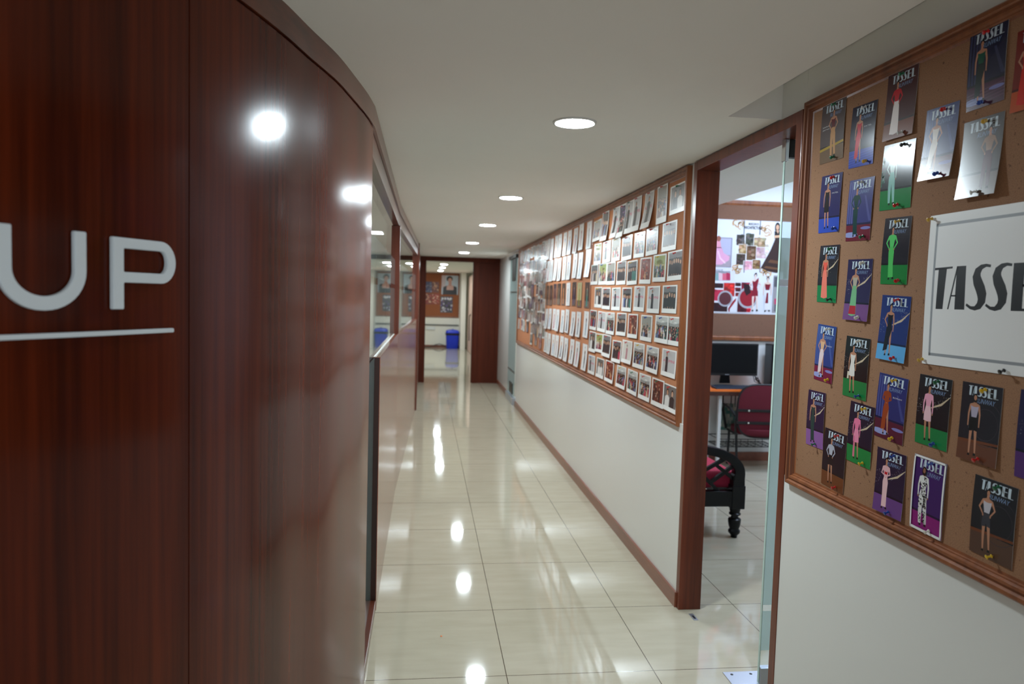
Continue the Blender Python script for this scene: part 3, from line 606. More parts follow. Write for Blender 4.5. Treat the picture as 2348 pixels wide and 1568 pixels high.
COVERS = [
 # crop, corners TL TR BR BL, wall colour, floor colour, extras, figure args, pins, curl, description
 (N1, [(232, 818), (418, 762), (405, 1225), (224, 1283)], (84, 72, 72), (112, 88, 66), 'stripe', dict(top=(92, 26, 36), bot=(190, 142, 96), style='trousers', arm='hip'), ('green', (305, 815), 'green', (290, 1250)), 0, 'maroon top and tan trousers', (('SAFIA', .08, .60), ('JEMIS', .08, .55))),
 (N1, [(468, 855), (663, 765), (650, 1262), (455, 1320)], (18, 16, 48), (34, 62, 168), 'shine', dict(top=(196, 30, 52), bot=(206, 26, 52), style='slit', arm='down'), ('silver', (548, 812), 'gold', (538, 1285)), 0, 'red dress on a blue floor', (('PATEL', .56, .62),)),
 (N1, [(745, 600), (985, 490), (962, 1035), (725, 1108)], (70, 30, 34), (120, 66, 48), '', dict(top=(196, 24, 40), bot=(236, 226, 222), style='gown', arm='hip', sleeves=True), ('green', (835, 555), 'silver', (840, 1068)), .035, 'red blouse and long white skirt', ()),
 ((0, 0, 1), [(2028.9, 337.3), (2103, 313.9), (2098.5, 470.3), (2026.6, 484.7)], (58, 62, 66), (24, 132, 66), 'plants', dict(top=(196, 222, 214), bot=(150, 206, 196), style='trousers', arm='mix', sleeves=True, bun=False, male=True), ('black', (2068, 328), 'red', (2051, 475.5)), .0, 'pale mint suit on green floor', ()),
 (N1, [(1045, 875), (1305, 775), (1278, 1360), (1025, 1425)], (34, 48, 110), (98, 36, 60), 'pillars', dict(top=(214, 204, 192), bot=(216, 204, 190), style='slit', arm='hip'), ('red', (1155, 815), 'blue', (1130, 1385)), .07, 'cream gown before blue pillars', ()),
 (N1, [(1388, 275), (1690, 140), (1645, 775), (1350, 885)], (20, 26, 60), (74, 34, 62), 'pillars shine', dict(top=(20, 84, 66), bot=(26, 44, 44), style='slit', arm='down'), ('red', (1500, 215), 'blue', (1440, 850)), .0, 'green top and dark slit skirt', ()),
 (N1, [(1340, 965), (1655, 865), (1615, 1505), (1300, 1570)], (72, 66, 66), (104, 88, 78), '', dict(top=(150, 112, 84), bot=(84, 30, 46), style='trousers', arm='hip', sleeves=True), ('gold', (1475, 930), 'silver', (1440, 1535)), .075, 'tan jacket and plum trousers', ()),
 (N1, [(1755, 260), (2040, 130), (2005, 790), (1730, 895)], (120, 24, 18), (190, 78, 26), '', dict(top=(214, 40, 24), bot=(206, 38, 24), style='gown', arm='hip'), ('red', (1890, 205), 'red', (1865, 850)), .02, 'bright red gown on an orange-red ground', ()),
 (N2_, [(217, 85), (372, 42), (360, 483), (205, 508)], (34, 34, 92), (44, 76, 180), '', dict(top=(20, 18, 24), bot=(18, 16, 22), style='mini', arm='down'), ('red', (280, 68), 'blue', (285, 490)), 0, 'black short dress on a blue floor', (('PATEL', .58, .66),)),
 (N2_, [(427, 120), (612, 70), (602, 545), (415, 570)], (62, 66, 126), (112, 34, 52), 'pillars', dict(top=(18, 62, 60), bot=(16, 62, 62), style='skirt', arm='hip', sleeves=True), ('silver', (493, 100), 'green', (500, 545)), 0, 'dark teal crop top and long skirt', ()),
 (N2_, [(205, 605), (350, 585), (335, 1022), (190, 1025)], (34, 32, 42), (16, 122, 66), 'spark', dict(top=(226, 92, 76), bot=(232, 122, 102), style='gown', arm='down'), ('green', (262, 602), 'black', (255, 1005)), 0, 'coral gown on green floor', ()),
 (N2_, [(690, 403), (893, 367), (875, 882), (675, 893)], (34, 30, 42), (22, 126, 54), '', dict(top=(92, 206, 110), bot=(84, 196, 98), style='skirt', arm='hip', sleeves=True), ('gold', (775, 390), 'red', (757, 876)), 0, 'bright green cape top and skirt', ()),
 (N2_, [(410, 712), (602, 687), (577, 1162), (398, 1158)], (40, 34, 76), (116, 72, 128), 'spark', dict(top=(176, 168, 150), bot=(116, 178, 130), style='gown', arm='hip', pattern=None), ('white', (500, 706), 'white', (470, 1140)), .03, 'sage green skirt with red hem', ()),
 (N2_, [(668, 980), (888, 967), (870, 1478), (655, 1452)], (30, 50, 116), (94, 168, 220), 'spark', dict(top=(20, 22, 40), bot=(22, 24, 40), style='slit', arm='mix'), ('red', (768, 982), 'red', (738, 1456)), .03, 'one-shoulder black dress on pale blue floor', ()),
 ((0, 0, 1), [(1877.2, 745.8), (1920.1, 745.8), (1917.1, 878.9), (1875.1, 873.8)], (38, 62, 128), (118, 28, 62), 'pillars', dict(top=(216, 172, 132), bot=(226, 206, 206), style='slit', arm='hip'), ('white', (1897.1, 747.3), 'yellow', (1893, 867.5)), 0, 'striped top and draped pale skirt', (('BORAH', .56, .63),)),
 ((0, 0, 1), [(1942.4, 771.8), (1998.5, 774.9), (1992.2, 919.2), (1938.8, 908.9)], (22, 22, 26), (22, 122, 62), 'spark', dict(top=(226, 220, 210), bot=(228, 222, 214), style='mini', arm='down'), ('white', (1966.9, 776.4), 'blue', (1964, 904)), 0, 'white mini skirt and handbag', ()),
 (N3, [(103, 153), (217, 178), (195, 553), (82, 515)], (38, 26, 58), (140, 92, 156), 'spark', dict(top=(40, 58, 56), bot=(34, 62, 60), style='skirt', arm='down'), ('purple', (155, 172), 'green', (127, 522)), 0, 'dark sequin top and long skirt', ()),
 (N3, [(213, 413), (362, 452), (348, 847), (200, 795)], (30, 24, 34), (110, 62, 32), '', dict(top=(176, 178, 190), bot=(22, 22, 26), style='short', arm='hip', sleeves=True), ('red', (283, 447), 'red', (262, 797)), 0, 'grey wrap top and black knee skirt', ()),
 (N3, [(383, 235), (547, 267), (530, 690), (372, 632)], (28, 24, 46), (18, 128, 62), 'spark', dict(top=(232, 122, 158), bot=(236, 142, 172), style='mini', arm='down', sleeves=True), ('yellow', (463, 262), 'yellow', (443, 642)), .0, 'bright pink mini dress with sash', ()),
 (N3, [(575, 53), (772, 72), (758, 525), (567, 477)], (36, 48, 110), (86, 30, 52), 'pillars', dict(top=(150, 66, 34), bot=(156, 68, 34), style='slit', arm='front', sleeves=True), ('yellow', (665, 73), 'yellow', (635, 487)), .0, 'rust orange draped dress', (('BORAH', .56, .66),)),
 (N3, [(847, 55), (1062, 85), (1045, 573), (828, 510)], (22, 22, 30), (16, 124, 66), 'spark', dict(top=(236, 166, 188), bot=(240, 196, 204), style='mini', arm='down', sleeves=True), ('green', (945, 75), 'blue', (908, 527)), .0, 'pale pink top and mini skirt', ()),
 (N3, [(1132, 100), (1398, 142), (1372, 683), (1103, 607)], (34, 28, 38), (104, 62, 44), 'rings', dict(top=(178, 170, 190), bot=(16, 14, 18), style='short', arm='down', bun=False), ('yellow', (1257, 130), 'red', (1215, 608)), .02, 'silver top and black shorts', ()),
 (N3, [(562, 533), (755, 595), (727, 1030), (537, 947)], (34, 26, 54), (104, 66, 128), 'spark', dict(top=(226, 176, 180), bot=(232, 190, 192), style='skirt', arm='front', sleeves=True), ('blue', (652, 573), 'blue', (622, 978)), .03, 'blush jacket and cropped trousers', ()),
 (N3, [(815, 585), (1027, 645), (1000, 1165), (790, 1070)], (62, 30, 98), (138, 26, 116), 'border', dict(top=(226, 226, 222), bot=(226, 226, 222), style='trousers', arm='down', sleeves=True, bun=False, male=True, pattern=(24, 24, 26)), ('blue', (908, 622), 'white', (880, 1110)), .0, 'white border and black-and-white patterned suit', ()),
 (N3, [(1215, 718), (1503, 812), (1478, 1368), (1190, 1230)], (34, 30, 36), (88, 62, 50), 'rings', dict(top=(196, 192, 200), bot=(60, 58, 66), style='short', arm='hip'), ('green', (1345, 780), 'yellow', (1297, 1285)), .0, 'silver sleeveless top and shiny skirt', ()),
 (N3, [(1520, 150), (1850, 210), (1820, 850), (1490, 725)], (34, 24, 66), (84, 44, 110), 'spark', dict(top=(60, 40, 90), bot=(50, 36, 80), style='gown', arm='down'), ('blue', (1690, 165), 'red', (1650, 760)), .0, 'violet gown', ()),
]
for i, (cr, q, wall, floor, extra, fg, pins, curl, desc, names) in enumerate(COVERS):
    Y, Z, w_, h_, tl = fitrect([px(cr, p) for p in q])
    sh = Sheet(w_, h_); rr = random.Random(100+i)
    fl = .24+.06*rr.random()
    sh.rect(-w_/2, 0, w_/2, h_, wall); sh.layer(); sh.rect(-w_/2, 0, w_/2, h_*fl, floor)
    sh.rect(-w_/2, h_*fl, w_/2, h_*(fl+.03), tuple(int(c*.6) for c in wall)); sh.layer()
    if 'pillars' in extra:
        for k in range(4): sh.rect(-w_*.47+k*w_*.085, h_*fl*1.1, -w_*.47+k*w_*.085+w_*.045, h_*.97, tuple(min(255, c+34) for c in wall))
        sh.poly([(w_*.18, h_*.72), (w_*.24, h_*.72), (w_*.5, h_*fl*1.2), (w_*.40, h_*fl*1.2)], tuple(min(255, c+26) for c in wall))
        sh.ell(-w_*.3, h_*.1, w_*.3, h_*.045, (150, 160, 210))
        sh.ell(w_*.3, h_*.2, w_*.2, h_*.025, (126, 128, 190))
    if 'stripe' in extra: sh.poly([(-w_/2, h_*.2), (w_/2, h_*.27), (w_/2, h_*.31), (-w_/2, h_*.245)], (170, 140, 48))
    if 'shine' in extra:
        for k in range(5): sh.poly([(-w_*.5, h_*(.03+.04*k)), (w_*.5, h_*(.08+.04*k)), (w_*.5, h_*(.088+.04*k)), (-w_*.5, h_*(.036+.04*k))], tuple(min(255, c+40) for c in floor))
    if 'plants' in extra:
        for k in range(26): sh.ell(-w_*.44+rr.uniform(-.05, .06)*w_, h_*rr.uniform(.3, .85), w_*.035, h_*.02, rr.choice([(60, 110, 90), (120, 160, 150), (40, 80, 70)]), 7, rr.uniform(0, 3))
    if 'rings' in extra:
        for k in range(2):
            rad = w_*(.3+.12*k); sh.stroke([(w_*.15+rad*math.cos(a), h_*.5+rad*math.sin(a)) for a in [PI*j/12 for j in range(-12, 13)]], w_*.008, (62, 54, 62))
        sh.poly([(-w_/2, h_*(fl+.02)), (w_/2, h_*(fl+.05)), (w_/2, h_*(fl+.02)), (-w_/2, h_*(fl-.02))], (112, 62, 38))
    if 'spark' in extra:
        sh.stroke([(-w_*.05, h_*.55), (w_*.25, h_*.63), (w_*.5, h_*.76)], [w_*.02, w_*.05, w_*.012], (206, 186, 156))
        sh.layer()
        for k in range(70):
            u = rr.random(); side_ = rr.random() < .35
            x = -w_*.5+u*w_*.2 if side_ else w_*(u*.5); y = h_*(.42+.25*rr.random()) if side_ else h_*(.56+.22*u+rr.gauss(0, .03))
            s_ = w_*rr.uniform(.004, .011); sh.rect(x, y, x+s_, y+s_*.8, rr.choice([(226, 226, 226), (214, 196, 160), (180, 180, 190)]))
    sh.layer(); big = .86 if i % 3 else .8
    put_tassel(sh, -w_*.33, h_*.84, h_*.125, w_*.74, LN)
    put_text(sh, 'RUNWAY', -w_*.13, h_*.755, w_*.46, h_*.06, RUN, .25)
    for tx, u, v in names: put_text(sh, tx, -w_*.5+u*w_, h_*v, w_*.3, h_*.022, (208, 208, 210))
    fx = -w_*(.14 if not extra.startswith('stripe') else -.04)
    if desc.startswith('tan jacket'): fx = w_*.2
    figure(sh, fx, h_*.07, h_*.80, skin=(186, 132, 104) if not fg.get('male') else (150, 104, 82), **fg)
    if 'red hem' in desc: sh.layer(); sh.poly([(fx-.118*h_*.8, h_*.1), (fx+.125*h_*.8, h_*.1), (fx+.105*h_*.8, h_*.24), (fx-.1*h_*.8, h_*.24)], (176, 34, 52))
    if 'handbag' in desc: sh.layer(); sh.poly([(fx-h_*.13, h_*.30), (fx-h_*.08, h_*.30), (fx-h_*.075, h_*.42), (fx-h_*.12, h_*.42)], (216, 208, 186))
    if 'sash' in desc: sh.layer(); sh.poly([(fx-h_*.07, h_*.1), (fx-h_*.03, h_*.1), (fx-h_*.03, h_*.45), (fx-h_*.06, h_*.45)], (226, 116, 152))
    if 'cropped' in desc: sh.layer(); sh.poly([(fx-h_*.04, h_*.66), (fx, h_*.645), (fx+h_*.04, h_*.66), (fx+h_*.03, h_*.61), (fx-h_*.03, h_*.61)], (186, 24, 34))
    if extra == 'border':
        sh.layer(); b = w_*.045
        for r4 in ((-w_/2, 0, -w_/2+b, h_), (w_/2-b, 0, w_/2, h_), (-w_/2, 0, w_/2, b*1.3), (-w_/2, h_-b, w_/2, h_)): sh.rect(*r4, (238, 238, 236))
    o = link('magazine_cover', sh.mesh('magazine_cover', M_gloss, curl=curl, wave=.012 if not curl else 0, paper=(230, 230, 226), cuts=9))
    on_wall_x(o, XC-.001, Y, Z, -tl)
    tag(o, 'glossy fashion magazine cover on near corkboard, model in '+desc if 'border' not in desc else 'glossy fashion magazine cover on near corkboard with '+desc, 'magazine cover', 'magazine covers on the near corkboard')
    for c_, p_, wh in ((pins[0], pins[1], 'top'), (pins[2], pins[3], 'bottom')):
        g = at(*px(cr, p_), 0, XC-.012) if cr[2] != 1 else at(*p_, 0, XC-.012)
        lift = (curl*h_*.9 if wh == 'bottom' else 0)+.002
        pin(c_, XC-lift, min(max(g.y, Y-w_*.45), Y+w_*.45), (Z-min(.012, h_*.05) if wh == 'top' else Z-h_+.012), c_+' push pin at '+wh+' of cover with '+desc, 'push pins in the magazine covers', rr.uniform(-.5, .5))
# big white sheet
q = [px(N2_, p) for p in [(1025, 370), (1725, 232), (1725, 1565), (975, 1480)]]
P4 = [at(*p, 0, XC) for p in q]; zt_, zb_ = P4[0].z-.003, P4[3].z+.0; yl = (P4[0].y+P4[3].y)/2
h_ = zt_-zb_; g0 = at(*px(N2_, (1070, 765)), 0, XC); g1 = at(*px(N2_, (1645, 755)), 0, XC)
ltot = (g0.y-g1.y)/1.76*2.76; m_ = yl-g0.y; w_ = ltot+2*m_
sh = Sheet(w_, h_); sh.rect(-w_/2, 0, w_/2, h_, (236, 236, 234)); sh.layer(); b = .022; tk = .007
for r4 in ((-w_/2+b, b, -w_/2+b+tk, h_-b), (w_/2-b-tk, b, w_/2-b, h_-b), (-w_/2+b, b, w_/2-b, b+tk), (-w_/2+b, h_-b-tk, w_/2-b, h_-b)): sh.rect(*r4, (150, 154, 158))
sh.layer(); zt0 = at(*px(N2_, (1140, 758)), 0, XC).z; zt1 = at(*px(N2_, (1120, 1074)), 0, XC).z
put_tassel(sh, -w_/2+m_, zt1-zb_, zt0-zt1, ltot, (22, 24, 28))
o = link('paper_sign', sh.mesh('paper_sign', M_print, curl=.0, wave=.006, paper=(236, 236, 234), cuts=9)); on_wall_x(o, XC-.0015, yl-w_/2, zt_, 0)
tag(o, 'large white paper sign with thick black capitals on the near corkboard', 'paper sign')
pin('gold', XC-.003, yl-.008, zt_-.006, 'gold push pin at the top corner of the white paper sign', 'push pins in the paper sign'); pin('gold', XC-.003, yl-.006, zb_+.012, 'gold push pin at the bottom corner of the white paper sign', 'push pins in the paper sign')
g = at(*px(N3, (1415, 45)), 0, XC); pin('black', XC-.003, g.y, zb_+.01, 'small black push pin in the lower border of the white paper sign', 'push pins in the paper sign')
# ================================================================== LONG BOARD PHOTOS
B1 = (1330, 380, 270/1323); B2 = (1330, 680, 270/1323)
SK = [(206, 160, 132), (186, 140, 112), (170, 122, 96), (214, 176, 150)]
def photo(w_, h_, kind, seed):
    sh = Sheet(w_, h_); rr = random.Random(seed); sh.rect(-w_/2, 0, w_/2, h_, (238, 236, 230)); sh.layer()
    bx = w_*.075; x0, x1, y0, y1 = -w_/2+bx, w_/2-bx, h_*.16, h_*.95
    pw, ph = x1-x0, y1-y0
    BG = {'hall': (196, 196, 190), 'S': (190, 188, 186), 'G': (72, 70, 70), 'D': (44, 40, 40), 'Y': (176, 170, 110), 'W': (126, 58, 44), 'B': (54, 52, 84), 'C': (150, 146, 136), 'L': (206, 200, 190), 'M': (112, 108, 104)}[kind]
    sh.rect(x0, y0, x1, y1, BG); sh.layer()
    if kind == 'hall':
        sh.rect(x0, y0, x1, y0+ph*.62, (40, 38, 38)); sh.poly([(x0, y0+ph*.62), (x0, y0+ph*.78), (x0+pw*.5, y0+ph*.72), (x1, y0+ph*.8), (x1, y0+ph*.62)], (150, 150, 146))
        sh.layer(); sh.ell(x0+pw*.6, y0+ph*.8, pw*.12, ph*.02, (244, 244, 236), 10)
    if kind == 'S':
        tx = ('ALUMNI'); put_text(sh, tx, x0+pw*.05, y0+ph*.46, pw*.9, ph*.13, (206, 60, 96))
    if kind in 'GD': sh.rect(x0, y0+ph*.75, x1, y1, tuple(min(255, c+50) for c in BG))
    if kind == 'Y': sh.rect(x0, y0+ph*.6, x1, y1, (150, 160, 92)); sh.ell(x0+pw*.5, y0+ph*.72, pw*.3, ph*.1, (206, 186, 120))
    if kind == 'B':
        for k in range(14):
            sh.layer(); sh.ell(x0+pw*rr.random(), y0+ph*rr.random(), pw*.08, ph*.03, rr.choice([(120, 90, 160), (60, 80, 140), (190, 150, 190)]), 7)
    def person(cx, b, H_, cl):
        sh.layer(); wq = H_*.2
        sh.poly([(cx-wq, b), (cx+wq, b), (cx+wq*.95, b+H_*.55), (cx+wq*.95, b+H_*.74), (cx+wq*.3, b+H_*.8), (cx-wq*.3, b+H_*.8), (cx-wq*.95, b+H_*.74), (cx-wq*.9, b+H_*.4)], cl)
        sk = rr.choice(SK); sh.ell(cx, b+H_*.9, H_*.105, H_*.105, (30, 24, 22), 9); sh.layer(); sh.ell(cx, b+H_*.875, H_*.075, H_*.085, sk, 9)
        if H_ > ph*.5: sh.rect(cx-wq*.95, b+H_*.36, cx-wq*.7, b+H_*.42, sk)
    DK = [(30, 30, 34), (40, 36, 40), (52, 46, 50), (26, 28, 40)]; CO = DK+[(206, 200, 196), (176, 60, 80), (96, 110, 150), (190, 170, 140), (120, 60, 60), (60, 110, 100)]
    if kind == 'S': person(x0+pw*rr.uniform(.3, .5), y0, ph*.9, rr.choice(DK))
    elif kind == 'L': person(x0+pw*.5, y0+ph*.02, ph*.78, (176, 120, 126))
    elif kind == 'M':
        for k in range(2): person(x0+pw*(.33+.36*k), y0-ph*.75, ph*1.6, rr.choice([(220, 216, 210), (36, 36, 40)]))
    elif kind in ('G', 'D'):
        n = rr.choice([4, 5, 5, 6])
        for k in range(n): person(x0+pw*(k+.6)/(n+.2), y0-ph*.42, ph*rr.uniform(1.1, 1.22), rr.choice(DK if kind == 'G' else CO))
    elif kind == 'W':
        for k in range(9): person(x0+pw*rr.uniform(.1, .9), y0+ph*(.25-.09*k), ph*.72, rr.choice([(150, 60, 44), (96, 40, 32), (200, 150, 110), (60, 30, 30)]))
    else:
        n = 18
        for k in range(n): person(x0+pw*((k*.618) % 1*.88+.06), y0+ph*(.22-.5*k/n), ph*rr.uniform(.42, .52), rr.choice(CO))
    # trim anything beyond the picture edge back to the white border
    sh.layer()
    sh.rect(-w_/2, 0, x0, h_, (238, 236, 230)); sh.rect(x1, 0, w_/2, h_, (238, 236, 230)); sh.rect(x0, 0, x1, y0, (238, 236, 230)); sh.rect(x0, y1, x1, h_, (238, 236, 230))
    return sh
KD = {'hall': 'crowd in a white-ceilinged hall', 'S': 'single dark figure and pink letters', 'G': 'group in dark clothes', 'D': 'group against a dark wall', 'Y': 'yellow-green crowd scene', 'W': 'warm red crowd scene', 'B': 'blue and violet scene', 'C': 'crowd in daylight', 'L': 'lone figure in pink on pale ground', 'M': 'two people close up'}
ROWS = [
 [('M', (1025, 238), (1185, 500)), ('C', (878, 238), (975, 628)), ('S', (735, 308), (818, 690)), ('S', (608, 365), (685, 722)), ('S', (523, 408), (590, 750)), ('B', (452, 450), (512, 795)), ('S', (375, 478), (432, 802)), ('D', (260, 528), (320, 832)), ('C', (158, 630), (235, 832))],
 [('G', (930, 652), (1078, 940)), ('hall', (755, 712), (872, 990)), ('hall', (617, 765), (722, 1020)), ('G', (480, 805), (582, 1050)), ('C', (360, 825), (447, 1062)), ('S', (262, 860), (342, 1080)), ('Y', (163, 885), (235, 1100))],
 [('G', (1008, 965), (1168, 1280)), ('Y', (833, 1008), (965, 1298)), ('W', (680, 1042), (793, 1322)), ('D', (537, 1075), (640, 1333)), ('G', (417, 1080), (510, 1332)), ('C', (308, 1090), (395, 1333)), ('Y', (215, 1103), (295, 1333)), ('D', (130, 1117), (200, 1333))],
 [('G', (930, 1345), (1080, 1662)), ('S', (765, 1355), (892, 1660)), ('S', (612, 1355), (720, 1637)), ('D', (480, 1370), (577, 1640)), ('S', (360, 1370), (447, 1627)), ('G', (258, 1370), (340, 1615)), ('M', (167, 1365), (240, 1595))],
 [('hall', (1020, 1692), (1160, 2040)), ('hall', (855, 1677), (990, 2005)), ('C', (688, 1673), (802, 1982)), ('W', (547, 1660), (645, 1945)), ('G', (415, 1648), (512, 1917)), ('hall', (302, 1642), (385, 1903)), ('S', (203, 1633), (285, 1873)), ('D', (118, 1618), (185, 1850))],
 [('S', (925, 2047), (1072, 2397)), ('hall', (755, 2015), (880, 2345)), ('hall', (605, 1978), (715, 2293)), ('L', (483, 1950), (582, 2235)), ('D', (368, 1952), (458, 2225)), ('G', (262, 1888), (345, 2160)), ('Y', (180, 1878), (250, 2105)), ('M', (110, 1855), (175, 2102))],
 [('M', (960, 2442), (1125, 2815)), ('W', (818, 2373), (940, 2735)), ('hall', (670, 2322), (785, 2660)), ('hall', (543, 2278), (642, 2590)), ('hall', (417, 2232), (510, 2520)), ('W', (293, 2178), (378, 2452)), ('M', (188, 2147), (265, 2400)), ('S', (100, 2115), (165, 2355))],
]
pc = ['red', 'yellow', 'red', 'green', 'blue', 'red', 'red']
for r_i, row in enumerate(ROWS):
    for c_i, (kind, tl_, br_) in enumerate(row):
        a = at(*px(B1, tl_), 0, XC-.002); b = at(*px(B1, br_), 0, XC-.002); w_ = a.y-b.y; h_ = a.z-b.z
        if w_ < .05: w_ = .05
        dy_ = max(0, YL0+.052-b.y); a.y += dy_*.7; b.y += dy_*.7
        sd = r_i*20+c_i; rr = random.Random(sd)
        curl = [.11, .02, .02, .02, .03, .05, .05][r_i]*rr.uniform(.6, 1.3)
        if (r_i, c_i) in ((0, 0), (0, 1)): curl = .02
        o = link('photo_print', photo(w_, h_, kind, sd).mesh('photo_print', M_photo, curl=curl, paper=(238, 236, 230), cuts=6))
        lift = .0008+(.0025 if (c_i % 2) else 0)
        on_wall_x(o, XC-lift, (a.y+b.y)/2, a.z, rr.uniform(-.02, .02))
        rn = ('top', 'second', 'third', 'fourth', 'fifth', 'sixth', 'bottom')[r_i]; cn = NTH[c_i] if c_i else 'first'
        tag(o, 'white-bordered photo of '+KD[kind].replace('single ', '')+', '+cn+' from doorway, '+rn+' row', 'photo', 'white-bordered photos on the long corkboard')
        pcol = rr.choice(pc)
        pin(pcol, XC-lift-.0025, (a.y+b.y)/2+rr.uniform(-.01, .01), a.z-.01, pcol+' push pin in '+cn+' photo from doorway, '+rn+' row, long corkboard', 'push pins in the long corkboard', rr.uniform(-.4, .4))
# middle panel: narrow fashion sketches, nine columns by five rows
CA = (1180, 560, 200/1045)
colx = [(850, 918), (765, 830), (698, 755), (632, 683), (575, 625), (520, 570), (475, 520), (430, 470), (390, 425)]
za = [at(*px(CA, (885, y)), 0, XC).z for y in (70, 398, 450, 760, 820, 1140, 1200, 1530)]
zb9 = [at(*px(CA, (405, y)), 0, XC).z for y in (200, 445, 485, 720, 765, 1005, 1050, 1290)]
zz = [(a+b)/2 for a, b in zip(za, zb9)]; rows = [(2.10, 2.10-(zz[0]-zz[1]))]+[(zz[2*i], zz[2*i+1]) for i in range(4)]
SKC = [(206, 130, 50), (60, 90, 180), (190, 60, 90), (40, 44, 60), (90, 130, 190), (60, 60, 66), (180, 90, 110), (120, 150, 170), (30, 50, 90)]
ycs = []
for c_i, (xa, xb) in enumerate(colx):
    a = at(*px(CA, (xa, 240)), 0, XC).y; b = at(*px(CA, (xb, 240)), 0, XC).y; ycs.append(((a+b)/2, a-b))
for r_i, (z1, z0) in enumerate(rows):
    for c_i, (yc, wd) in enumerate(ycs):
        rr = random.Random(900+r_i*10+c_i); w_ = min(.165, max(.125, wd*1.0)); h_ = z1-z0; sh = Sheet(w_, h_)
        if r_i == 2 and c_i not in (3,):
            bg = rr.choice([(52, 44, 42), (40, 36, 40), (66, 52, 44), (50, 44, 60)]) if c_i != 1 else (196, 190, 140)
            sh.rect(-w_/2, 0, w_/2, h_, bg); sh.layer(); sh.rect(-w_/2, 0, w_/2, h_*.28, (120, 100, 90))
            colr = [(40, 140, 130), (150, 140, 60), (60, 50, 110), (60, 90, 160), (206, 130, 80), (120, 110, 90), (150, 80, 60), (120, 70, 56), (110, 70, 60)][c_i]
            figure(sh, 0, h_*.06, h_*.84, colr, colr, 'gown', 'down')
        else:
            sh.rect(-w_/2, 0, w_/2, h_, (236, 236, 234)); sh.layer()
            colr = rr.choice(SKC); figure(sh, rr.uniform(-.01, .01), h_*.06, h_*.84, colr, rr.choice([colr, rr.choice(SKC)]), rr.choice(['gown', 'skirt', 'trousers', 'slit']), rr.choice(['hip', 'down']), skin=(222, 190, 170))
        o = link('fashion_sketch', sh.mesh('fashion_sketch', M_photo, curl=.06*rr.uniform(.5, 1.4) if r_i != 2 else .015, paper=(236, 236, 234), cuts=6))
        on_wall_x(o, XC-.001-(.003 if c_i % 2 else 0), yc+rr.uniform(-.008, .008), z1+rr.uniform(-.008, .008), rr.uniform(-.02, .02))
        tag(o, ('white' if not (r_i == 2 and c_i != 3) else 'dark')+' narrow fashion print, '+('first' if c_i == 0 else NTH[c_i])+' column from near divider, '+('top', 'second', 'middle', 'fourth', 'bottom')[r_i]+' row, middle cork panel', 'fashion print', 'narrow fashion prints on the middle panel of the long corkboard')
# far panel: overlapping snapshots
yA, yB = 7.47, 9.66; nC = 13; cw = (yB-yA)/nC; zrow = [2.10, 1.95, 1.80, 1.655, 1.51, 1.365, 1.22, 1.10]
MC = [(150, 146, 140), (90, 86, 84), (206, 200, 194), (120, 100, 92), (60, 58, 62), (176, 150, 140), (110, 116, 110), (222, 218, 212), (150, 96, 100), (96, 84, 110)]
for r_i, z in enumerate(zrow):
    for c_i in range(nC):
        rr = random.Random(2000+r_i*31+c_i)
        if r_i == 7 and c_i not in (3, 5, 1): continue
        if r_i == 6 and c_i in (6, 8, 11): continue
        if r_i == 3 and c_i == 4: continue
        w_ = cw*rr.uniform(.9, 1.12); h_ = .145*rr.uniform(.9, 1.15); sh = Sheet(w_, h_); bg = rr.choice(MC)
        edge = rr.random() < .5
        sh.rect(-w_/2, 0, w_/2, h_, (228, 226, 220) if edge else bg); sh.layer(); m_ = w_*.08 if edge else 0
        sh.rect(-w_/2+m_, m_*1.5, w_/2-m_, h_-m_, bg); sh.layer(); sh.rect(-w_/2+m_, m_*1.5, w_/2-m_, h_*.35, rr.choice(MC))
        for k in range(rr.choice([1, 2, 3])):
            sh.layer(); cx = rr.uniform(-.25, .25)*w_; cl_ = rr.choice(MC+[(176, 40, 70), (40, 40, 60), (30, 28, 30), (190, 130, 60)])
            sh.poly([(cx-w_*.16, m_*1.5), (cx+w_*.16, m_*1.5), (cx+w_*.13, h_*.6), (cx-w_*.13, h_*.6)], cl_); sh.ell(cx, h_*.7, w_*.09, h_*.09, rr.choice(SK), 8); sh.ell(cx, h_*.76, w_*.09, h_*.06, (30, 26, 26), 8)
        o = link('snapshot', sh.mesh('snapshot', M_photo, curl=.03, paper=(228, 226, 220), cuts=3))
        on_wall_x(o, XC-.0008-.0016*((c_i+r_i*2) % 4), yA+(c_i+.5)*cw+rr.uniform(-.02, .02), z+rr.uniform(-.012, .012), rr.uniform(-.05, .05))
        tag(o, 'small snapshot in the crowded far panel of the long corkboard, '+('first' if c_i == 0 else (NTH+['thirteenth'])[c_i])+' column, '+('top', 'second', 'third', 'fourth', 'fifth', 'sixth', 'seventh', 'lowest')[r_i]+' row', 'snapshot', 'snapshots on the far panel of the long corkboard')
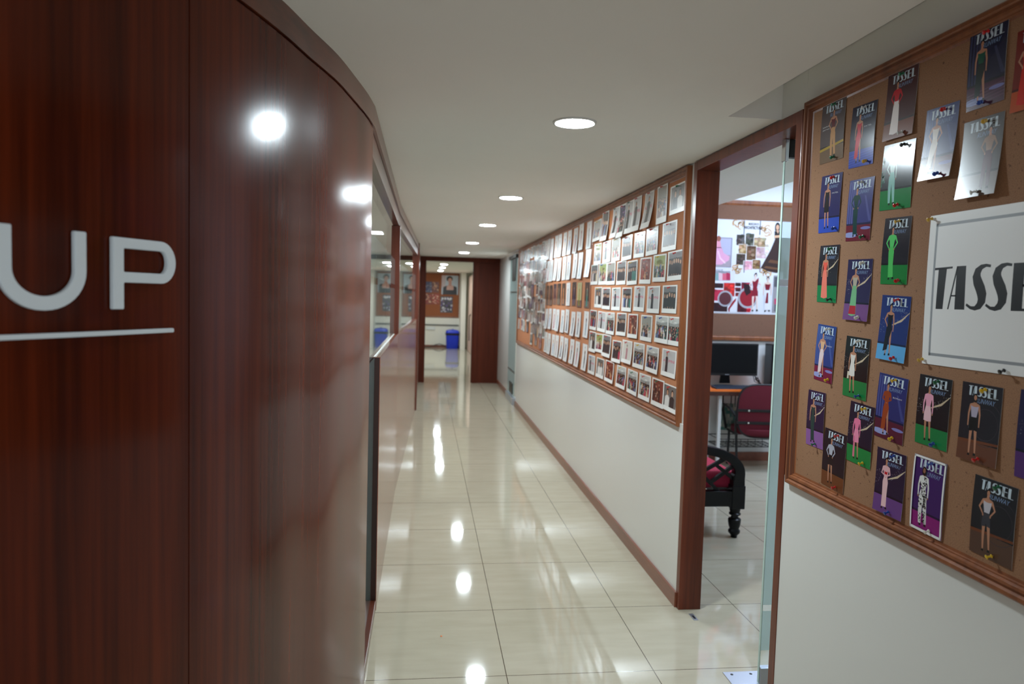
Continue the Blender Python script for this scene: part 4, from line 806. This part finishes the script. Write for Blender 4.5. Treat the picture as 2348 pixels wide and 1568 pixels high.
# ================================================================== GLASS DOORS
def frosted(mb, pts, zs, bands):
    (x0, y0), (x1, y1) = pts
    for i in range(len(zs)-1):
        m = (zs[i]+zs[i+1])/2; mi = 1 if any(q[0] < m < q[1] for q in bands) else 0
        mb.face([(x0, y0, zs[i]), (x1, y1, zs[i]), (x1, y1, zs[i+1]), (x0, y0, zs[i+1])], None, mi)
t = thing('glass_door', 'open frosted glass door standing inside the near doorway', 'door', (1.325, 2.6, 0))
mb = MB(); frosted(mb, ((.003, 0), (.80, 0)), [.012, .141, .299, .323, 1.563, 1.591, 1.747, 2.105], [(.141, .299), (.323, 1.563), (1.591, 1.747)])
link('glass_panel', mb.data('glass_panel', [M_glass, M_filmd]), t)
box((0, -.006, .012), (.003, .006, 2.105)).build('edge', M_gedge, t)
box((.012, -.014, 2.045), (.16, .014, 2.112)).build('patch_fitting', M_darkfit, t, bevel=.003); box((-.004, -.014, 2.03), (.011, .014, 2.112)).build('pivot', M_chrome, t, bevel=.002)
box((.003, -.014, .006), (.16, .014, .075)).build('patch_fitting', M_steel, t, bevel=.003)
t = thing('floor_spring', 'steel floor spring cover plate under the near glass door', 'floor plate', (1.3, 2.64, 0))
mb = MB(); mb.box((-.075, -.062, .0002), (.1, .062, .003)); cp_o = mb.build('cover_plate', M_steel, t, bevel=.001)
for x, y in ((-.045, .04), (.035, .04)): MB().lathe([(.006, .0030), (.006, .0038), (.002, .0041)], 12, o=(x, y, 0)).build('screw', M_darkfit, cp_o)
t = thing('strike_plate', 'small slotted metal strike plate set in the floor by the door jamb', 'floor plate', (1.296, 3.206, 0))
box((-.011, -.035, .0002), (.011, .035, .002)).build('plate', M_steel, t, bevel=.0006); box((-.005, -.022, .0021), (.005, .012, .0026)).build('slot', M_black, t)
t = thing('glass_door', 'closed frosted glass door beyond the far end of the long corkboard', 'door', (XW-.014, 10.3, 0))
mb = MB(); frosted(mb, ((0, .43), (0, -.43)), [.10, .44, .46, 1.565, 1.585, 2.05], [(.10, .44), (.46, 1.565), (1.585, 2.05)])
link('glass_panel', mb.data('glass_panel', [M_glass, M_filmd]), t)
box((-.012, -.25, 1.735), (.012, .12, 2.045)).build('patch_fitting', M_darkfit, t, bevel=.003); box((-.012, -.25, .13), (.012, .12, .28)).build('patch_fitting', M_darkfit, t, bevel=.003)
for z in (1.572, .448): box((-.003, -.4, z-.009), (.003, .25, z+.009)).build('dark_band', M_darkfit, t)
box((-.03, -.43, .0), (.03, .43, .10)).build('threshold', M_steel, t, bevel=.003); box((-.03, -.43, 2.05), (.03, .43, 2.098)).build('top_rail', M_darkfit, t)
# ================================================================== SIDE ROOM FURNITURE
# framed board on the back wall
bx0, bz0, bx1, bz1 = 1.95, 1.15, 4.6, 2.46
t = thing('corkboard', 'framed brown corkboard on the back wall above the monitors', 'corkboard', (0, YB, 0))
o = link('frame', frame_mesh(bx0, bz0, bx1, bz1, [(0, 0), (0, .02), (.004, .023), (.03, .023), (.036, .016), (.045, .012), (.048, 0)]), t); o.matrix_local = Matrix(((1, 0, 0, 0), (0, 0, -1, -.001), (0, 1, 0, 0), (0, 0, 0, 1)))
box((bx0+.03, -.012, bz0+.03), (bx1-.03, -.001, bz1-.03)).build('cork_panel', M_cork3, t)
# mood board print
RC = (1580, 240, 280/844)
def rp(p): g = at(*px(RC, p), 1, YB-.014); return g.x, g.z
x0, z1 = rp((160, 788)); x1, _ = rp((760, 803)); _, z0 = rp((160, 1440)); x0 -= .35; x1 += .4
w_, h_ = x1-x0, z1-z0; sh = Sheet(w_, h_); cxm = (x0+x1)/2
def q2(p): g = rp(p); return (g[0]-cxm, g[1]-z0)
def rr2(a, b, col): A = q2(a); B = q2(b); sh.rect(A[0], B[1], B[0], A[1], col)
def pp(pts, col): sh.poly([q2(p) for p in pts], col)
sh.rect(-w_/2, 0, w_/2, h_, (218, 219, 226)); sh.layer()
rr2((60, 905), (312, 1215), (214, 214, 224)); sh.layer(); rr2((90, 912), (290, 1125), (112, 110, 124)); sh.layer(); rr2((95, 917), (285, 1120), (176, 174, 196))
sh.layer(); pp([(95, 1040), (285, 1040), (285, 1120), (95, 1120)], (164, 150, 158)); sh.layer()
pp([(180, 985), (225, 985), (240, 1025), (280, 1050), (276, 1075), (225, 1105), (185, 1105), (170, 1060)], (222, 160, 190)); pp([(185, 935), (215, 935), (222, 990), (182, 990)], (226, 150, 170)); sh.layer()
c = q2((205, 925)); sh.ell(*c, .022, .026, (150, 84, 66)); sh.stroke([q2((190, 945)), q2((165, 950)), q2((168, 925))], .014, (222, 170, 160)); sh.stroke([q2((200, 1010)), q2((215, 1060)), q2((250, 1095))], .012, (240, 200, 216))
pp([(150, 1150), (285, 1150), (285, 1215), (150, 1215)], (150, 150, 158)); sh.layer()
for k, cc in enumerate([(110, 112, 116), (126, 164, 164), (226, 186, 196), (214, 96, 120), (176, 40, 80)]): pp([(150+27*k, 1160+(6 if k % 2 else 0)), (177+27*k, 1166), (177+27*k, 1213), (150+27*k, 1213)], cc)
A = q2((182, 1153)); B = q2((240, 1138)); put_text(sh, 'ANGEL', A[0], A[1], B[0]-A[0], B[1]-A[1], (60, 60, 70))
for a, b, cc in [((330, 897), (382, 972), (58, 48, 44)), ((393, 890), (447, 978), (66, 66, 52)), ((450, 918), (530, 990), (150, 128, 96)), ((345, 965), (398, 1032), (160, 132, 96)), ((400, 975), (460, 1075), (104, 74, 46)), ((328, 1030), (386, 1108), (70, 54, 46)), ((467, 985), (530, 1062), (190, 160, 160)), ((378, 1080), (434, 1140), (206, 150, 160)), ((440, 1072), (488, 1136), (120, 84, 50)), ((530, 940), (545, 1030), (196, 186, 170))]:
    sh.layer(); rr2((a[0]-3, a[1]-3), (b[0]+3, b[1]+3), (228, 224, 220)); sh.layer(); rr2(a, b, cc); rng = random.Random(a[0]); sh.layer()
    for k in range(14):
        u = rng.uniform(a[0]+6, b[0]-6); v = rng.uniform(a[1]+6, b[1]-6); c = q2((u, v)); e_ = rng.randint(-34, 50); sh.layer(); sh.ell(*c, .018, .014, tuple(min(255, max(4, x+e_+rng.randint(-10, 10))) for x in cc), 7)
sh.layer()
for (u, v), n in (((345, 825), 9), ((535, 870), 8), ((335, 1140), 8), ((525, 1155), 8)):
    rng = random.Random(u)
    for k in range(n):
        a = (u+rng.uniform(-30, 30), v+rng.uniform(-22, 22)); c = q2(a); r0 = rng.uniform(.015, .03); sh.stroke([(c[0]+r0*math.cos(s), c[1]+r0*math.sin(s)) for s in [j*.5+k for j in range(7)]], .009, (206, 160, 104))
for u in (380, 490): rr2((u, 800), (u+1.5, 900), (90, 90, 100)); rr2((u, 1080), (u+1.5, 1160), (120, 120, 130))
sh.layer()
for tx, a, b in (('ROCOCO', (412, 832), (482, 819)), ('ARCHITECTURE', (380, 858), (504, 843))): A = q2(a); B = q2(b); put_text(sh, tx, A[0], A[1], B[0]-A[0], B[1]-A[1], (14, 14, 22), 0, .025)
# gown lady
sh.layer(); pp([(596, 925), (622, 925), (640, 1010), (662, 1150), (600, 1162), (540, 1150), (494, 1128), (560, 1010)], (52, 32, 28)); sh.layer()
pp([(560, 1070), (650, 1085), (655, 1105), (545, 1090)], (96, 62, 40)); pp([(530, 1115), (656, 1135), (658, 1148), (515, 1128)], (104, 68, 44))
pp([(590, 875), (632, 875), (626, 928), (592, 928)], (34, 26, 28)); sh.layer(); pp([(588, 905), (630, 900), (628, 918), (590, 922)], (206, 164, 130)); c = q2((611, 850)); sh.ell(*c, .026, .05, (26, 20, 22)); sh.layer(); c = q2((611, 848)); sh.ell(*c, .017, .025, (206, 160, 130)); pp([(600, 868), (622, 868), (614, 892)], (206, 160, 130))
# red mood board
rr2((155, 1225), (425, 1440), (226, 226, 232)); sh.layer()
for a, b, cc in [((100, 1230), (235, 1268), (48, 8, 20)), ((240, 1230), (312, 1325), (186, 36, 34)), ((320, 1230), (355, 1255), (56, 10, 20)), ((320, 1263), (355, 1292), (84, 12, 26)), ((320, 1298), (355, 1325), (150, 16, 30)), ((362, 1228), (425, 1325), (120, 12, 40)), ((100, 1275), (232, 1355), (190, 40, 70)), ((100, 1365), (262, 1430), (44, 8, 18)), ((335, 1335), (395, 1434), (84, 10, 28)), ((398, 1380), (422, 1434), (196, 28, 48))]:
    rr2(a, b, cc); rng = random.Random(b[1]+a[0]); sh.layer()
    for k in range(10):
        e_ = rng.uniform(.6, 1.5); c = q2((rng.uniform(a[0]+8, b[0]-8), rng.uniform(a[1]+8, b[1]-8))); sh.layer(); sh.ell(*c, .02, .013, tuple(min(255, max(0, int(x*e_))) for x in cc), 7)
sh.layer(); pp([(268, 1410), (300, 1360), (325, 1335), (322, 1355), (300, 1385), (280, 1412), (278, 1432), (272, 1430)], (150, 20, 34)); sh.layer()
for (u, v), r0 in (((248, 1340), .075), ((405, 1335), .1)): c = q2((u, v)); sh.ell(*c, r0, r0, (170, 170, 178), 24); sh.layer(); sh.ell(*c, r0*.8, r0*.8, (90, 40, 46) if u < 300 else (150, 22, 40), 24); sh.layer()
A = q2((447, 1428)); B = q2((447, 1157)); figure(sh, A[0], A[1], (B[1]-A[1])*.97, (130, 16, 40), (130, 16, 40), 'short', 'hip', skin=(232, 210, 200)); sh.layer(); pp([(445, 1230), (480, 1195), (478, 1225), (455, 1250)], (130, 16, 40)); pp([(375, 1240), (415, 1240), (425, 1300), (395, 1320), (380, 1290)], (36, 14, 22))
A = q2((533, 1430)); B = q2((533, 1182)); figure(sh, A[0], A[1], (B[1]-A[1])*.97, (122, 16, 38), (224, 222, 226), 'skirt', 'down', skin=(222, 196, 180)); sh.layer(); pp([(535, 1300), (546, 1300), (545, 1372), (524, 1372)], (122, 16, 38))
rr2((585, 1180), (612, 1436), (150, 146, 150)); sh.layer(); rr2((588, 1190), (609, 1260), (84, 84, 90)); rr2((588, 1340), (609, 1380), (190, 60, 100)); rr2((588, 1380), (609, 1430), (96, 92, 100))
rr2((640, 805), (735, 925), (190, 196, 204)); rr2((625, 1205), (725, 1255), (120, 112, 106)); rr2((655, 1080), (675, 1200), (40, 36, 40))
o = link('mood_board', sh.mesh('mood_board', M_print, paper=(240, 240, 246))); on_wall_y(o, cxm, YB-.0135, z1)
tag(o, 'wide white fashion mood board poster pinned above the monitors in the side room', 'poster')
# desk
YD = 6.13; ZD = .725
t = thing('computer_desk', 'long orange-topped computer desk against the back wall of the side room', 'desk', (2.9, YB-.2, 0))
box((-1.0, YD-6.3, ZD-.018), (2.0, .18, ZD)).build('desk_top', M_orange, t, bevel=.002); box((-1.0, YD-6.3, ZD-.055), (2.0, YD-6.3+.02, ZD-.0182)).build('front_rail', M_deskedge, t)
for x in (-.92, -.245, 1.9):
    for y in (YD-6.3+.05, .13): box((x-.014, y-.014, 0), (x+.014, y+.014, ZD-.0185)).build('leg', M_whitem, t, bevel=.002)
mb = MB(); wz = .27
for i in range(9): mb.tube([(-.24+.55*i/8, -.13, wz-.07), (-.24+.55*i/8, -.125, wz-.07), (-.24+.55*i/8, .12, wz-.07)], .0025, 6)
for i in range(6): mb.tube([(-.24, -.13+.25*i/5, wz-.07), (.31, -.13+.25*i/5, wz-.07)], .0025, 6)
for z in (wz, wz-.07): mb.tube([(-.24, -.13, z), (.31, -.13, z), (.31, .12, z), (-.24, .12, z), (-.24, -.13, z)], .004, 6)
for i in range(9): mb.tube([(-.24+.55*i/8, -.13, wz-.07), (-.24+.55*i/8, -.13, wz)], .0025, 6)
mb.build('wire_basket', M_blackm, t, smooth=50)
# monitor
def monitor(px0, px1, Ym, label):
    a = at(*px0, 1, Ym); b = at(*px1, 1, Ym); w2 = (b.x-a.x)/2; t = thing('computer_monitor', label, 'monitor', ((a.x+b.x)/2, Ym, ZD))
    zz0, zz1 = b.z-ZD, a.z-ZD
    bz_o = box((-w2, 0, zz0), (w2, .035, zz1)).build('bezel', M_black, t, bevel=.004); box((-w2+.014, -.0012, zz0+.022), (w2-.014, -.0003, zz1-.012)).build('screen', plain('dark_screen', (.004, .004, .005), .3, 0, .2), bz_o)
    MB().prism_axis([(-.05, .0305), (.05, .0305), (.035, zz0+.05), (-.035, zz0+.05)], 1, .0355, .06).build('stand_neck', M_blackw, t, bevel=.003)
    mb = MB().lathe([(.11, .0005), (.112, .006), (.09, .012), (.02, .016)], 28); mb.v = [(x, y*.75+.05, z) for x, y, z in mb.v]; mb.build('stand_base', M_blackw, t, smooth=40)
    box((-.02, -.002, zz0+.006), (.02, -.0004, zz0+.012)).build('badge', M_steel, bz_o)
monitor((1600, 785.5), (1736.5, 862), 6.34, 'black widescreen computer monitor on the orange desk')
a = at(1756, 789, 1, 6.3); t = thing('computer_tower', 'black computer tower standing on the desk right of the monitor', 'computer', (a.x+.155, 6.3, ZD))
box((-.09, 0, .0005), (.09, .14, a.z-ZD)).build('case', M_black, t, bevel=.004); fp_o = box((-.085, -.006, .01), (.085, -.0003, a.z-ZD-.01)).build('front_panel', M_blackw, t, bevel=.003)
mb = MB(); mb.lathe([(.012, 0), (.012, .003), (.008, .004)], 16); mb.v = [(x, -.0065-z, y+(a.z-ZD)*.7) for x, y, z in mb.v]; mb.build('power_button', M_darkfit, fp_o)
# keyboard
a = at(1637, 874, 1, YD+.1); b = at(1757, 880, 1, YD+.1)
t = thing('keyboard', 'dark slate keyboard lying on the desk in front of the monitor', 'keyboard', ((a.x+b.x)/2, YD+.095, ZD+.0006)); kw = (b.x-a.x)/2
MB().prism_axis([(-.06, 0), (.07, 0), (.07, .022), (-.06, .010)], 0, -kw, kw).build('body', M_key, t, bevel=.002)
mb = MB()
for r0 in range(5):
    for k in range(18):
        x = -kw+.015+(2*kw-.03)*k/18; y = -.048+r0*.022; z = .010+(y+.06)/.13*.012; mb.box((x, y, z), (x+(2*kw-.03)/18*.8, y+.017, z+.005))
mb.build('keys', M_key, t)
mb = MB(); c0 = at(1735, 850, 1, 6.4)
for k in range(6):
    rng = random.Random(k); base = Vector((c0.x, 6.42, ZD+.04)); mb.tube([base+Vector((-.05+.02*k, 0, .12-.03*k)), base+Vector((.0+rng.uniform(-.03, .03), -.03, .01*k)), base+Vector((.06, rng.uniform(-.03, .03), -.02)), base+Vector((.02, -.04, -.033+.004*k)), base+Vector((-.1+.02*k, -.06, -.035))], .0035, 6)
o = mb.build('cable_bundle', M_black, None, smooth=60); tag(o, 'tangle of black cables on the desk between monitor and computer tower', 'cable')
# chair
cx = at(1752, 950, 1, 5.98).x+.035
t = thing('office_chair', 'burgundy fabric chair with black tubular frame pushed up to the orange desk', 'chair', (cx, 6.16, 0), -.12)
def superell(w2, h2, e, n=40): return [(w2*abs(math.cos(s))**e*(1 if math.cos(s) > 0 else -1), h2*abs(math.sin(s))**e*(1 if math.sin(s) > 0 else -1)) for s in [2*PI*k/n for k in range(n)]]
bz_ = .55; B_ = superell(.235, .235, .62)
mb = MB().prism_axis([(x, z+bz_) for x, z in B_], 1, -.15, -.115); mb.build('backrest', M_red, t, smooth=40, bevel=.006)
mb = MB(); mb.tube([(x*1.0, -.14, z+bz_) for x, z in B_+[B_[0]]], .011, 8, False); mb.build('back_piping', M_blackm, t, smooth=60)
S_ = superell(.22, .2, .7); mb = MB().prism_axis([(x, y+.02) for x, y in S_], 2, .335, .385); mb.build('seat', M_red, t, smooth=40, bevel=.008)
for z in (.555, .445):
    bar_o = box((-.245, -.158, z-.012), (.245, -.1505, z+.012)).build('back_bar', M_blackm, t, bevel=.002)
    for x in (-.14, .14):
        mb = MB().lathe([(.009, 0), (.0085, .004), (.004, .006)], 14); mb.v = [(x+a_, -.1585-c_, z+b_) for a_, b_, c_ in mb.v]; mb.build('bolt', M_chrome, bar_o, smooth=50)
for sd in (-1, 1):
    mb = MB(); mb.tube([(.235*sd, -.14, .575), (.243*sd, -.13, .45), (.235*sd, -.11, .36), (.215*sd, -.06, .325), (.215*sd, .18, .325)], .011, 10); mb.build('frame_tube', M_blackm, t, smooth=60)
    mb = MB(); mb.tube([(.205*sd, -.04, .318), (.20*sd, -.055, .15), (.2*sd, -.07, 0)], .011, 10); mb.build('leg', M_blackm, t, smooth=60)
    mb = MB(); mb.tube([(.205*sd, .17, .318), (.205*sd, .19, 0)], .011, 10); mb.build('leg', M_blackm, t, smooth=60)
mb = MB(); mb.tube([(-.245, -.13, .5), (-.28, -.08, .56), (-.3, .05, .58), (-.28, .15, .52), (-.24, .16, .34)], .012, 8); mb.build('armrest', M_blackm, t, smooth=60)
# cloth bag under the desk
g0 = at(1647, 925, 1, 6.4); g1 = at(1684, 985, 1, 6.4); w_ = g1.x-g0.x; h_ = g0.z-g1.z
mb = MB(); nu, nv = 10, 8; rng = random.Random(5); vs = []; 
for sgn in (-1, 1):
    for j in range(nv+1):
        for i in range(nu+1):
            u = i/nu; v = j/nv; bul = math.sin(PI*u)**.5*math.sin(PI*min(1, v*.8+.12))**.6*.035
            vs.append(((u-.5)*w_*(1+.1*math.sin(3*v)), sgn*bul+.006*math.sin(9*u+4*v)*math.sin(PI*u), v*h_))
fs = []; K = (nu+1)*(nv+1)
for s_ in (0, 1):
    for j in range(nv):
        for i in range(nu):
            a = s_*K+j*(nu+1)+i; f = (a, a+1, a+nu+2, a+nu+1); fs.append(f if s_ == 0 else f[::-1])
me = bpy.data.meshes.new('cloth_bag'); me.from_pydata(vs, [], fs); ca = me.color_attributes.new('print', 'FLOAT_COLOR', 'CORNER')
for p in me.polygons:
    cc = S3(rng.choice([(120, 140, 132), (150, 160, 146), (70, 120, 112), (176, 176, 160), (90, 120, 110)])); p.use_smooth = True
    for li in p.loop_indices: ca.data[li].color = (*cc, 1)
me.materials.append(M_cloth)
t = thing('cloth_bag', 'pale green patterned cloth bag hanging under the orange desk', 'bag', ((g0.x+g1.x)/2, 6.4, g1.z)); link('bag_body', me, t)
mb = MB()
for x in (-.06, .06): mb.tube([(x-.02, 0, h_-.005), (x-.02, .0, h_+.08), (x, 0, ZD-.0185-g1.z-.012), (x+.02, 0, h_+.08), (x+.02, 0, h_-.005)], .005, 6)
mb.build('handle', M_cloth, t, smooth=60)
# carved settee, its end faces the doorway
YS = 4.3; t = thing('wooden_settee', 'black carved wooden settee with crimson cushion just inside the near doorway', 'settee', (1.7, YS, 0))
XF = 1.995-1.7; DY = .04
def leg(x, y):
    mb = MB(); mb.lathe([(.020, 0), (.022, .015), (.036, .03), (.038, .045), (.03, .055), (.03, .062), (.036, .075), (.04, .1), (.041, .118), (.036, .124), (.024, .13), (.022, .142), (.036, .148), (.038, .156), (.03, .164), (.034, .178), (.034, .19)], 20, o=(x, y, 0)); lg_o = mb.build('leg', M_blackw, t, smooth=40)
    box((x-.037, y-.037, .19), (x+.048, y+.037, .34)).build('leg_block', M_blackw, lg_o, bevel=.004)
for x in (XF, -.29):
    for y in (.03, 1.15): leg(x, y)
AR = [(-.34, .60), (-.2, .605), (0, .60), (.11, .588), (.2, .565), (.27, .53), (.318, .48), (.336, .43), (.335, .37)]
for y, nm in ((-.005, 'arm'), (1.12, 'arm')):
    pts = catmull(AR, 5); mb = MB(); n = len(pts); wid = [.052]*n; A_ = []; B_ = []
    for i in range(n):
        d_ = (pts[min(i+1, n-1)]-pts[max(i-1, 0)]).normalized(); nn = Vector((d_.y, -d_.x)); A_.append(pts[i]); B_.append(pts[i]+nn*(.05+.02*(i/n)**2))
    vs = [(p.x, y, p.y) for p in A_]+[(p.x, y, p.y) for p in B_]+[(p.x, y+.065, p.y) for p in A_]+[(p.x, y+.065, p.y) for p in B_]; fs = []
    for i in range(n-1): fs += [(i, i+1, n+i+1, n+i), (2*n+i+1, 2*n+i, 3*n+i, 3*n+i+1), (i+1, i, 2*n+i, 2*n+i+1), (n+i, n+i+1, 3*n+i+1, 3*n+i)]
    fs += [(0, n, 3*n, 2*n), (n-1, 3*n-1, 4*n-1, 2*n-1)]; mb.mesh(vs, fs); mb.build('arm', M_blackw, t, smooth=40, bevel=.004)
    MB().prism_axis([(.262, .33), (.34, .33), (.336, .44), (.285, .43), (.262, .40)], 1, y+.004, y+.061).build('arm_post', M_blackw, t, bevel=.003)
    box((-.34, y+.005, .31), (-.29, y+.06, .595)).build('arm_post', M_blackw, t, bevel=.003)
    mb = MB()
    for k_, (a, b) in enumerate((((1606, 1084), (1672, 1047)), ((1641, 1065), (1692, 1106)), ((1626, 1109), (1692, 1061)), ((1606, 1084), (1649, 1128)), ((1600, 1040), (1612, 1050)))):
        a = at(*a, 1, YS+.02); b = at(*b, 1, YS+.02); a = Vector((a.x-1.7, a.z)); b = Vector((b.x-1.7, b.z))
        d_ = (b-a).normalized(); nn = Vector((-d_.y, d_.x))*.011; dy = .002*(k_ % 2)
        mb.prism_axis([tuple(a+nn), tuple(a-nn), tuple(b-nn), tuple(b+nn)], 1, y+.02+dy, y+.043+dy)
    mb.build('arm_lattice', M_blackw, t, bevel=.002)
    box((-.3, y+.003, .207), (.262, y+.058, .305)).build('side_rail', M_blackw, t, bevel=.003)
box((.26, .06, .207), (.305, 1.12, .305)).build('front_rail', M_blackw, t, bevel=.003)
mb = MB(); mb.box((-.28, .065, .306), (.30, 1.115, .42)); mb.build('seat_cushion', M_cush, t, bevel=.03, smooth=60)
mb = MB(); mb.box((-.30, .065, .42), (-.16, 1.115, .70)); mb.build('back_cushion', M_cush, t, bevel=.03, smooth=60)
box((-.35, .06, .31), (-.302, 1.12, .78)).build('back_frame', M_blackw, t, bevel=.005)
# ================================================================== END ROOM
YE = 20.95
t = thing('corkboard', 'framed orange-brown corkboard on the end wall beyond the far doorway', 'corkboard', (0, YE, 0))
o = link('frame', frame_mesh(-1.2, .868, .962, 2.155, [(0, 0), (0, .02), (.03, .02), (.045, .01), (.05, 0)]), t); o.matrix_local = Matrix(((1, 0, 0, 0), (0, 0, -1, -.001), (0, 1, 0, 0), (0, 0, 0, 1)))
box((-1.17, -.012, .9), (.93, -.001, 2.12)).build('cork_panel', M_cork4, t)
def endprint(name, a, b, draw, label, cat='poster'):
    A = at(*a, 1, YE-.013); B = at(*b, 1, YE-.013); w_ = B.x-A.x; h_ = A.z-B.z; sh = Sheet(w_, h_); draw(sh, w_, h_)
    o = link(name, sh.mesh(name, M_print)); on_wall_y(o, (A.x+B.x)/2, YE-.0135, A.z); tag(o, label, cat)
def portrait(s, w, h):
    s.rect(-w/2, 0, w/2, h, (186, 196, 206)); s.layer(); s.poly([(-w/2, h*.4), (-w*.28, h*.3), (-w*.25, h), (-w/2, h)], (196, 178, 180)); s.layer()
    s.poly([(-w*.42, 0), (w*.44, 0), (w*.42, h*.4), (w*.25, h*.46), (-w*.22, h*.46), (-w*.4, h*.38)], (52, 50, 54)); s.layer(); s.poly([(-w*.2, h*.24), (w*.22, h*.24), (w*.24, h*.42), (w*.1, h*.52), (-w*.08, h*.52), (-w*.2, h*.42)], (206, 160, 146)); s.layer(); s.rect(-w*.08, h*.45, w*.1, h*.68, (196, 146, 130))
    s.layer(); s.ell(-w*.02, h*.82, w*.19, h*.15, (26, 22, 22)); s.layer(); s.ell(0, h*.75, w*.12, h*.13, (206, 156, 138)); s.layer(); s.ell(0, h*.67, w*.04, h*.012, (150, 60, 60), 8)
endprint('portrait_poster', (1013, 631), (1050, 676), portrait, 'large portrait poster of a dark-haired person on the end corkboard')
def mosaic(pal, seed, n=40, word=False):
    def f(s, w, h):
        rng = random.Random(seed); s.rect(-w/2, 0, w/2, h, pal[0])
        for k in range(n):
            s.layer()
            s.ell(rng.uniform(-.42, .42)*w, rng.uniform(.06, .94)*h, w*rng.uniform(.04, .1), h*rng.uniform(.03, .07), rng.choice(pal[1:]), 8)
        if word:
            s.layer(); 
            for i in range(4): s.ell(-w*.33+w*.22*i, h*.86, w*.08, h*.07, (222, 220, 222), 9)
    return f
endprint('collage_poster', (1010, 679), (1037.5, 717), mosaic([(84, 80, 84), (60, 58, 62), (176, 170, 176), (96, 70, 130), (120, 90, 96), (206, 200, 204)], 3, 48, True), 'grey and violet poster below the portrait on the end corkboard')
endprint('photo_collage', (974, 645), (990, 671), mosaic([(74, 72, 92), (40, 40, 60), (150, 150, 176), (56, 60, 110), (120, 110, 120)], 4), 'dark blue-grey picture left of the portrait, upper row on the end corkboard')
endprint('photo_collage', (991, 646), (1006.5, 671), mosaic([(120, 70, 60), (190, 130, 96), (96, 40, 40), (206, 160, 120), (40, 40, 36)], 5), 'warm red-tan picture left of the portrait, upper row on the end corkboard')
endprint('photo_collage', (974, 673), (989.5, 698), mosaic([(130, 66, 56), (206, 150, 120), (176, 60, 50), (60, 44, 44), (216, 180, 150)], 6), 'reddish picture in the lower row at the far left of the end corkboard')
endprint('photo_collage', (991, 673), (1007, 698), mosaic([(140, 64, 52), (216, 160, 130), (186, 50, 44), (226, 190, 160)], 7), 'reddish picture with pale figures left of the grey-violet poster')
# rail, sockets, cable
mb = MB(); mb.box((-1.5, YE-.03, .635), (.96, YE-.001, .67)); o = mb.build('cable_trunking', M_trunk, None, bevel=.002); tag(o, 'grey horizontal cable trunking on the end wall under the corkboard', 'trunking')
t = thing('socket_box', 'small white socket box on the end wall below the trunking', 'socket', (.15, YE, .55)); box((-.13, -.03, -.05), (.14, -.001, .05)).build('box', M_whitem, t, bevel=.004); box((-.1, -.033, -.03), (.11, -.0302, .03)).build('face_plate', M_paint, t)
mb = MB(); mb.tube([(-.2, YE-.08, .012), (.15, YE-.08, .014), (.3, YE-.07, .08), (.42, YE-.06, .105), (.54, YE-.07, .07), (.64, YE-.09, .012), (1.0, YE-.06, .012)], .011, 8); o = mb.build('floor_cable', M_black, None, smooth=60); tag(o, 'thin dark cable arching along the end wall floor beside the blue bin', 'cable')
# blue bin
t = thing('waste_bin', 'blue plastic waste bin with black liner against the end wall', 'bin', (.775, 20.6, 0))
def tub(prof, flip=False):
    mb = MB(); n = len(prof); seg = 8; ring = []
    for w2, d2, z in prof:
        pts = superell(w2, d2, .35, 32); ring += [(x, y, z) for x, y in pts]
    fs = [(i*32+k, i*32+(k+1) % 32, (i+1)*32+(k+1) % 32, (i+1)*32+k) for i in range(n-1) for k in range(32)]+[tuple(range(31, -1, -1)), tuple((n-1)*32+k for k in range(32))]
    mb.mesh(ring, fs); return mb
tub([(.155, .13, .0), (.165, .14, .02), (.185, .155, .40)]).build('body', M_blue, t, smooth=40)
tub([(.192, .162, .385), (.2, .17, .40), (.2, .17, .43), (.188, .158, .442)]).build('liner_rim', M_bag, t, smooth=40)
lid_o = tub([(.193, .165, .4425), (.195, .168, .47), (.17, .14, .52), (.10, .08, .54)]).build('lid', M_blue, t, smooth=40)
mb = MB(); mb.tube([(-.02, -.1, .525), (-.02, -.09, .555), (.03, -.09, .555), (.03, -.1, .525)], .008, 8); mb.build('lid_handle', M_blue, lid_o, smooth=60)
# sliding pink door leaf
t = thing('sliding_door', 'pinkish sliding door with long grey handle at the end room side', 'door', (1.185, 19.55, 0))
box((0, -1.2, .01), (.04, .72, 2.05)).build('leaf', M_pink, t, bevel=.003); box((-.004, .70, .01), (.045, .735, 2.06)).build('edge_strip', M_darkfit, t); mb = MB(); mb.tube([(-.03, -.55, .33), (-.032, -.55, .7), (-.03, -.55, 1.0)], .012, 8); hd_o = mb.build('handle', M_darkfit, t, smooth=60)
box((-.02, -.58, .98), (-.001, -.52, 1.04)).build('handle_mount', M_darkfit, hd_o)
# crumb on the tiles
mb = MB().lathe([(.002, 0), (.005, .0012), (.003, .003), (.0005, .0034)], 9); g = at(1012, 1459, 2, 0); o = mb.build('crumb', M_orange, None, smooth=60, loc=(g.x, g.y, .0002)); tag(o, 'tiny orange crumb lying on the corridor floor tiles', 'crumb')
# ================================================================== LIGHT AND RENDER SETTINGS
wd = bpy.data.worlds.new('world'); SC.world = wd; wd.use_nodes = True
bg = wd.node_tree.nodes['Background']; bg.inputs[0].default_value = (.80, .9, 1.0, 1); bg.inputs[1].default_value = .46
SC.view_settings.view_transform = 'Standard'; SC.view_settings.look = 'None'; SC.view_settings.gamma = 1; SC.view_settings.use_curve_mapping = False
SC.view_settings.exposure = 1.18
SC.cycles.max_bounces = 10; SC.cycles.diffuse_bounces = 5; SC.cycles.glossy_bounces = 5; SC.cycles.transparent_max_bounces = 12; SC.cycles.sample_clamp_indirect = 6; SC.cycles.use_denoising = True
bpy.context.view_layer.update()
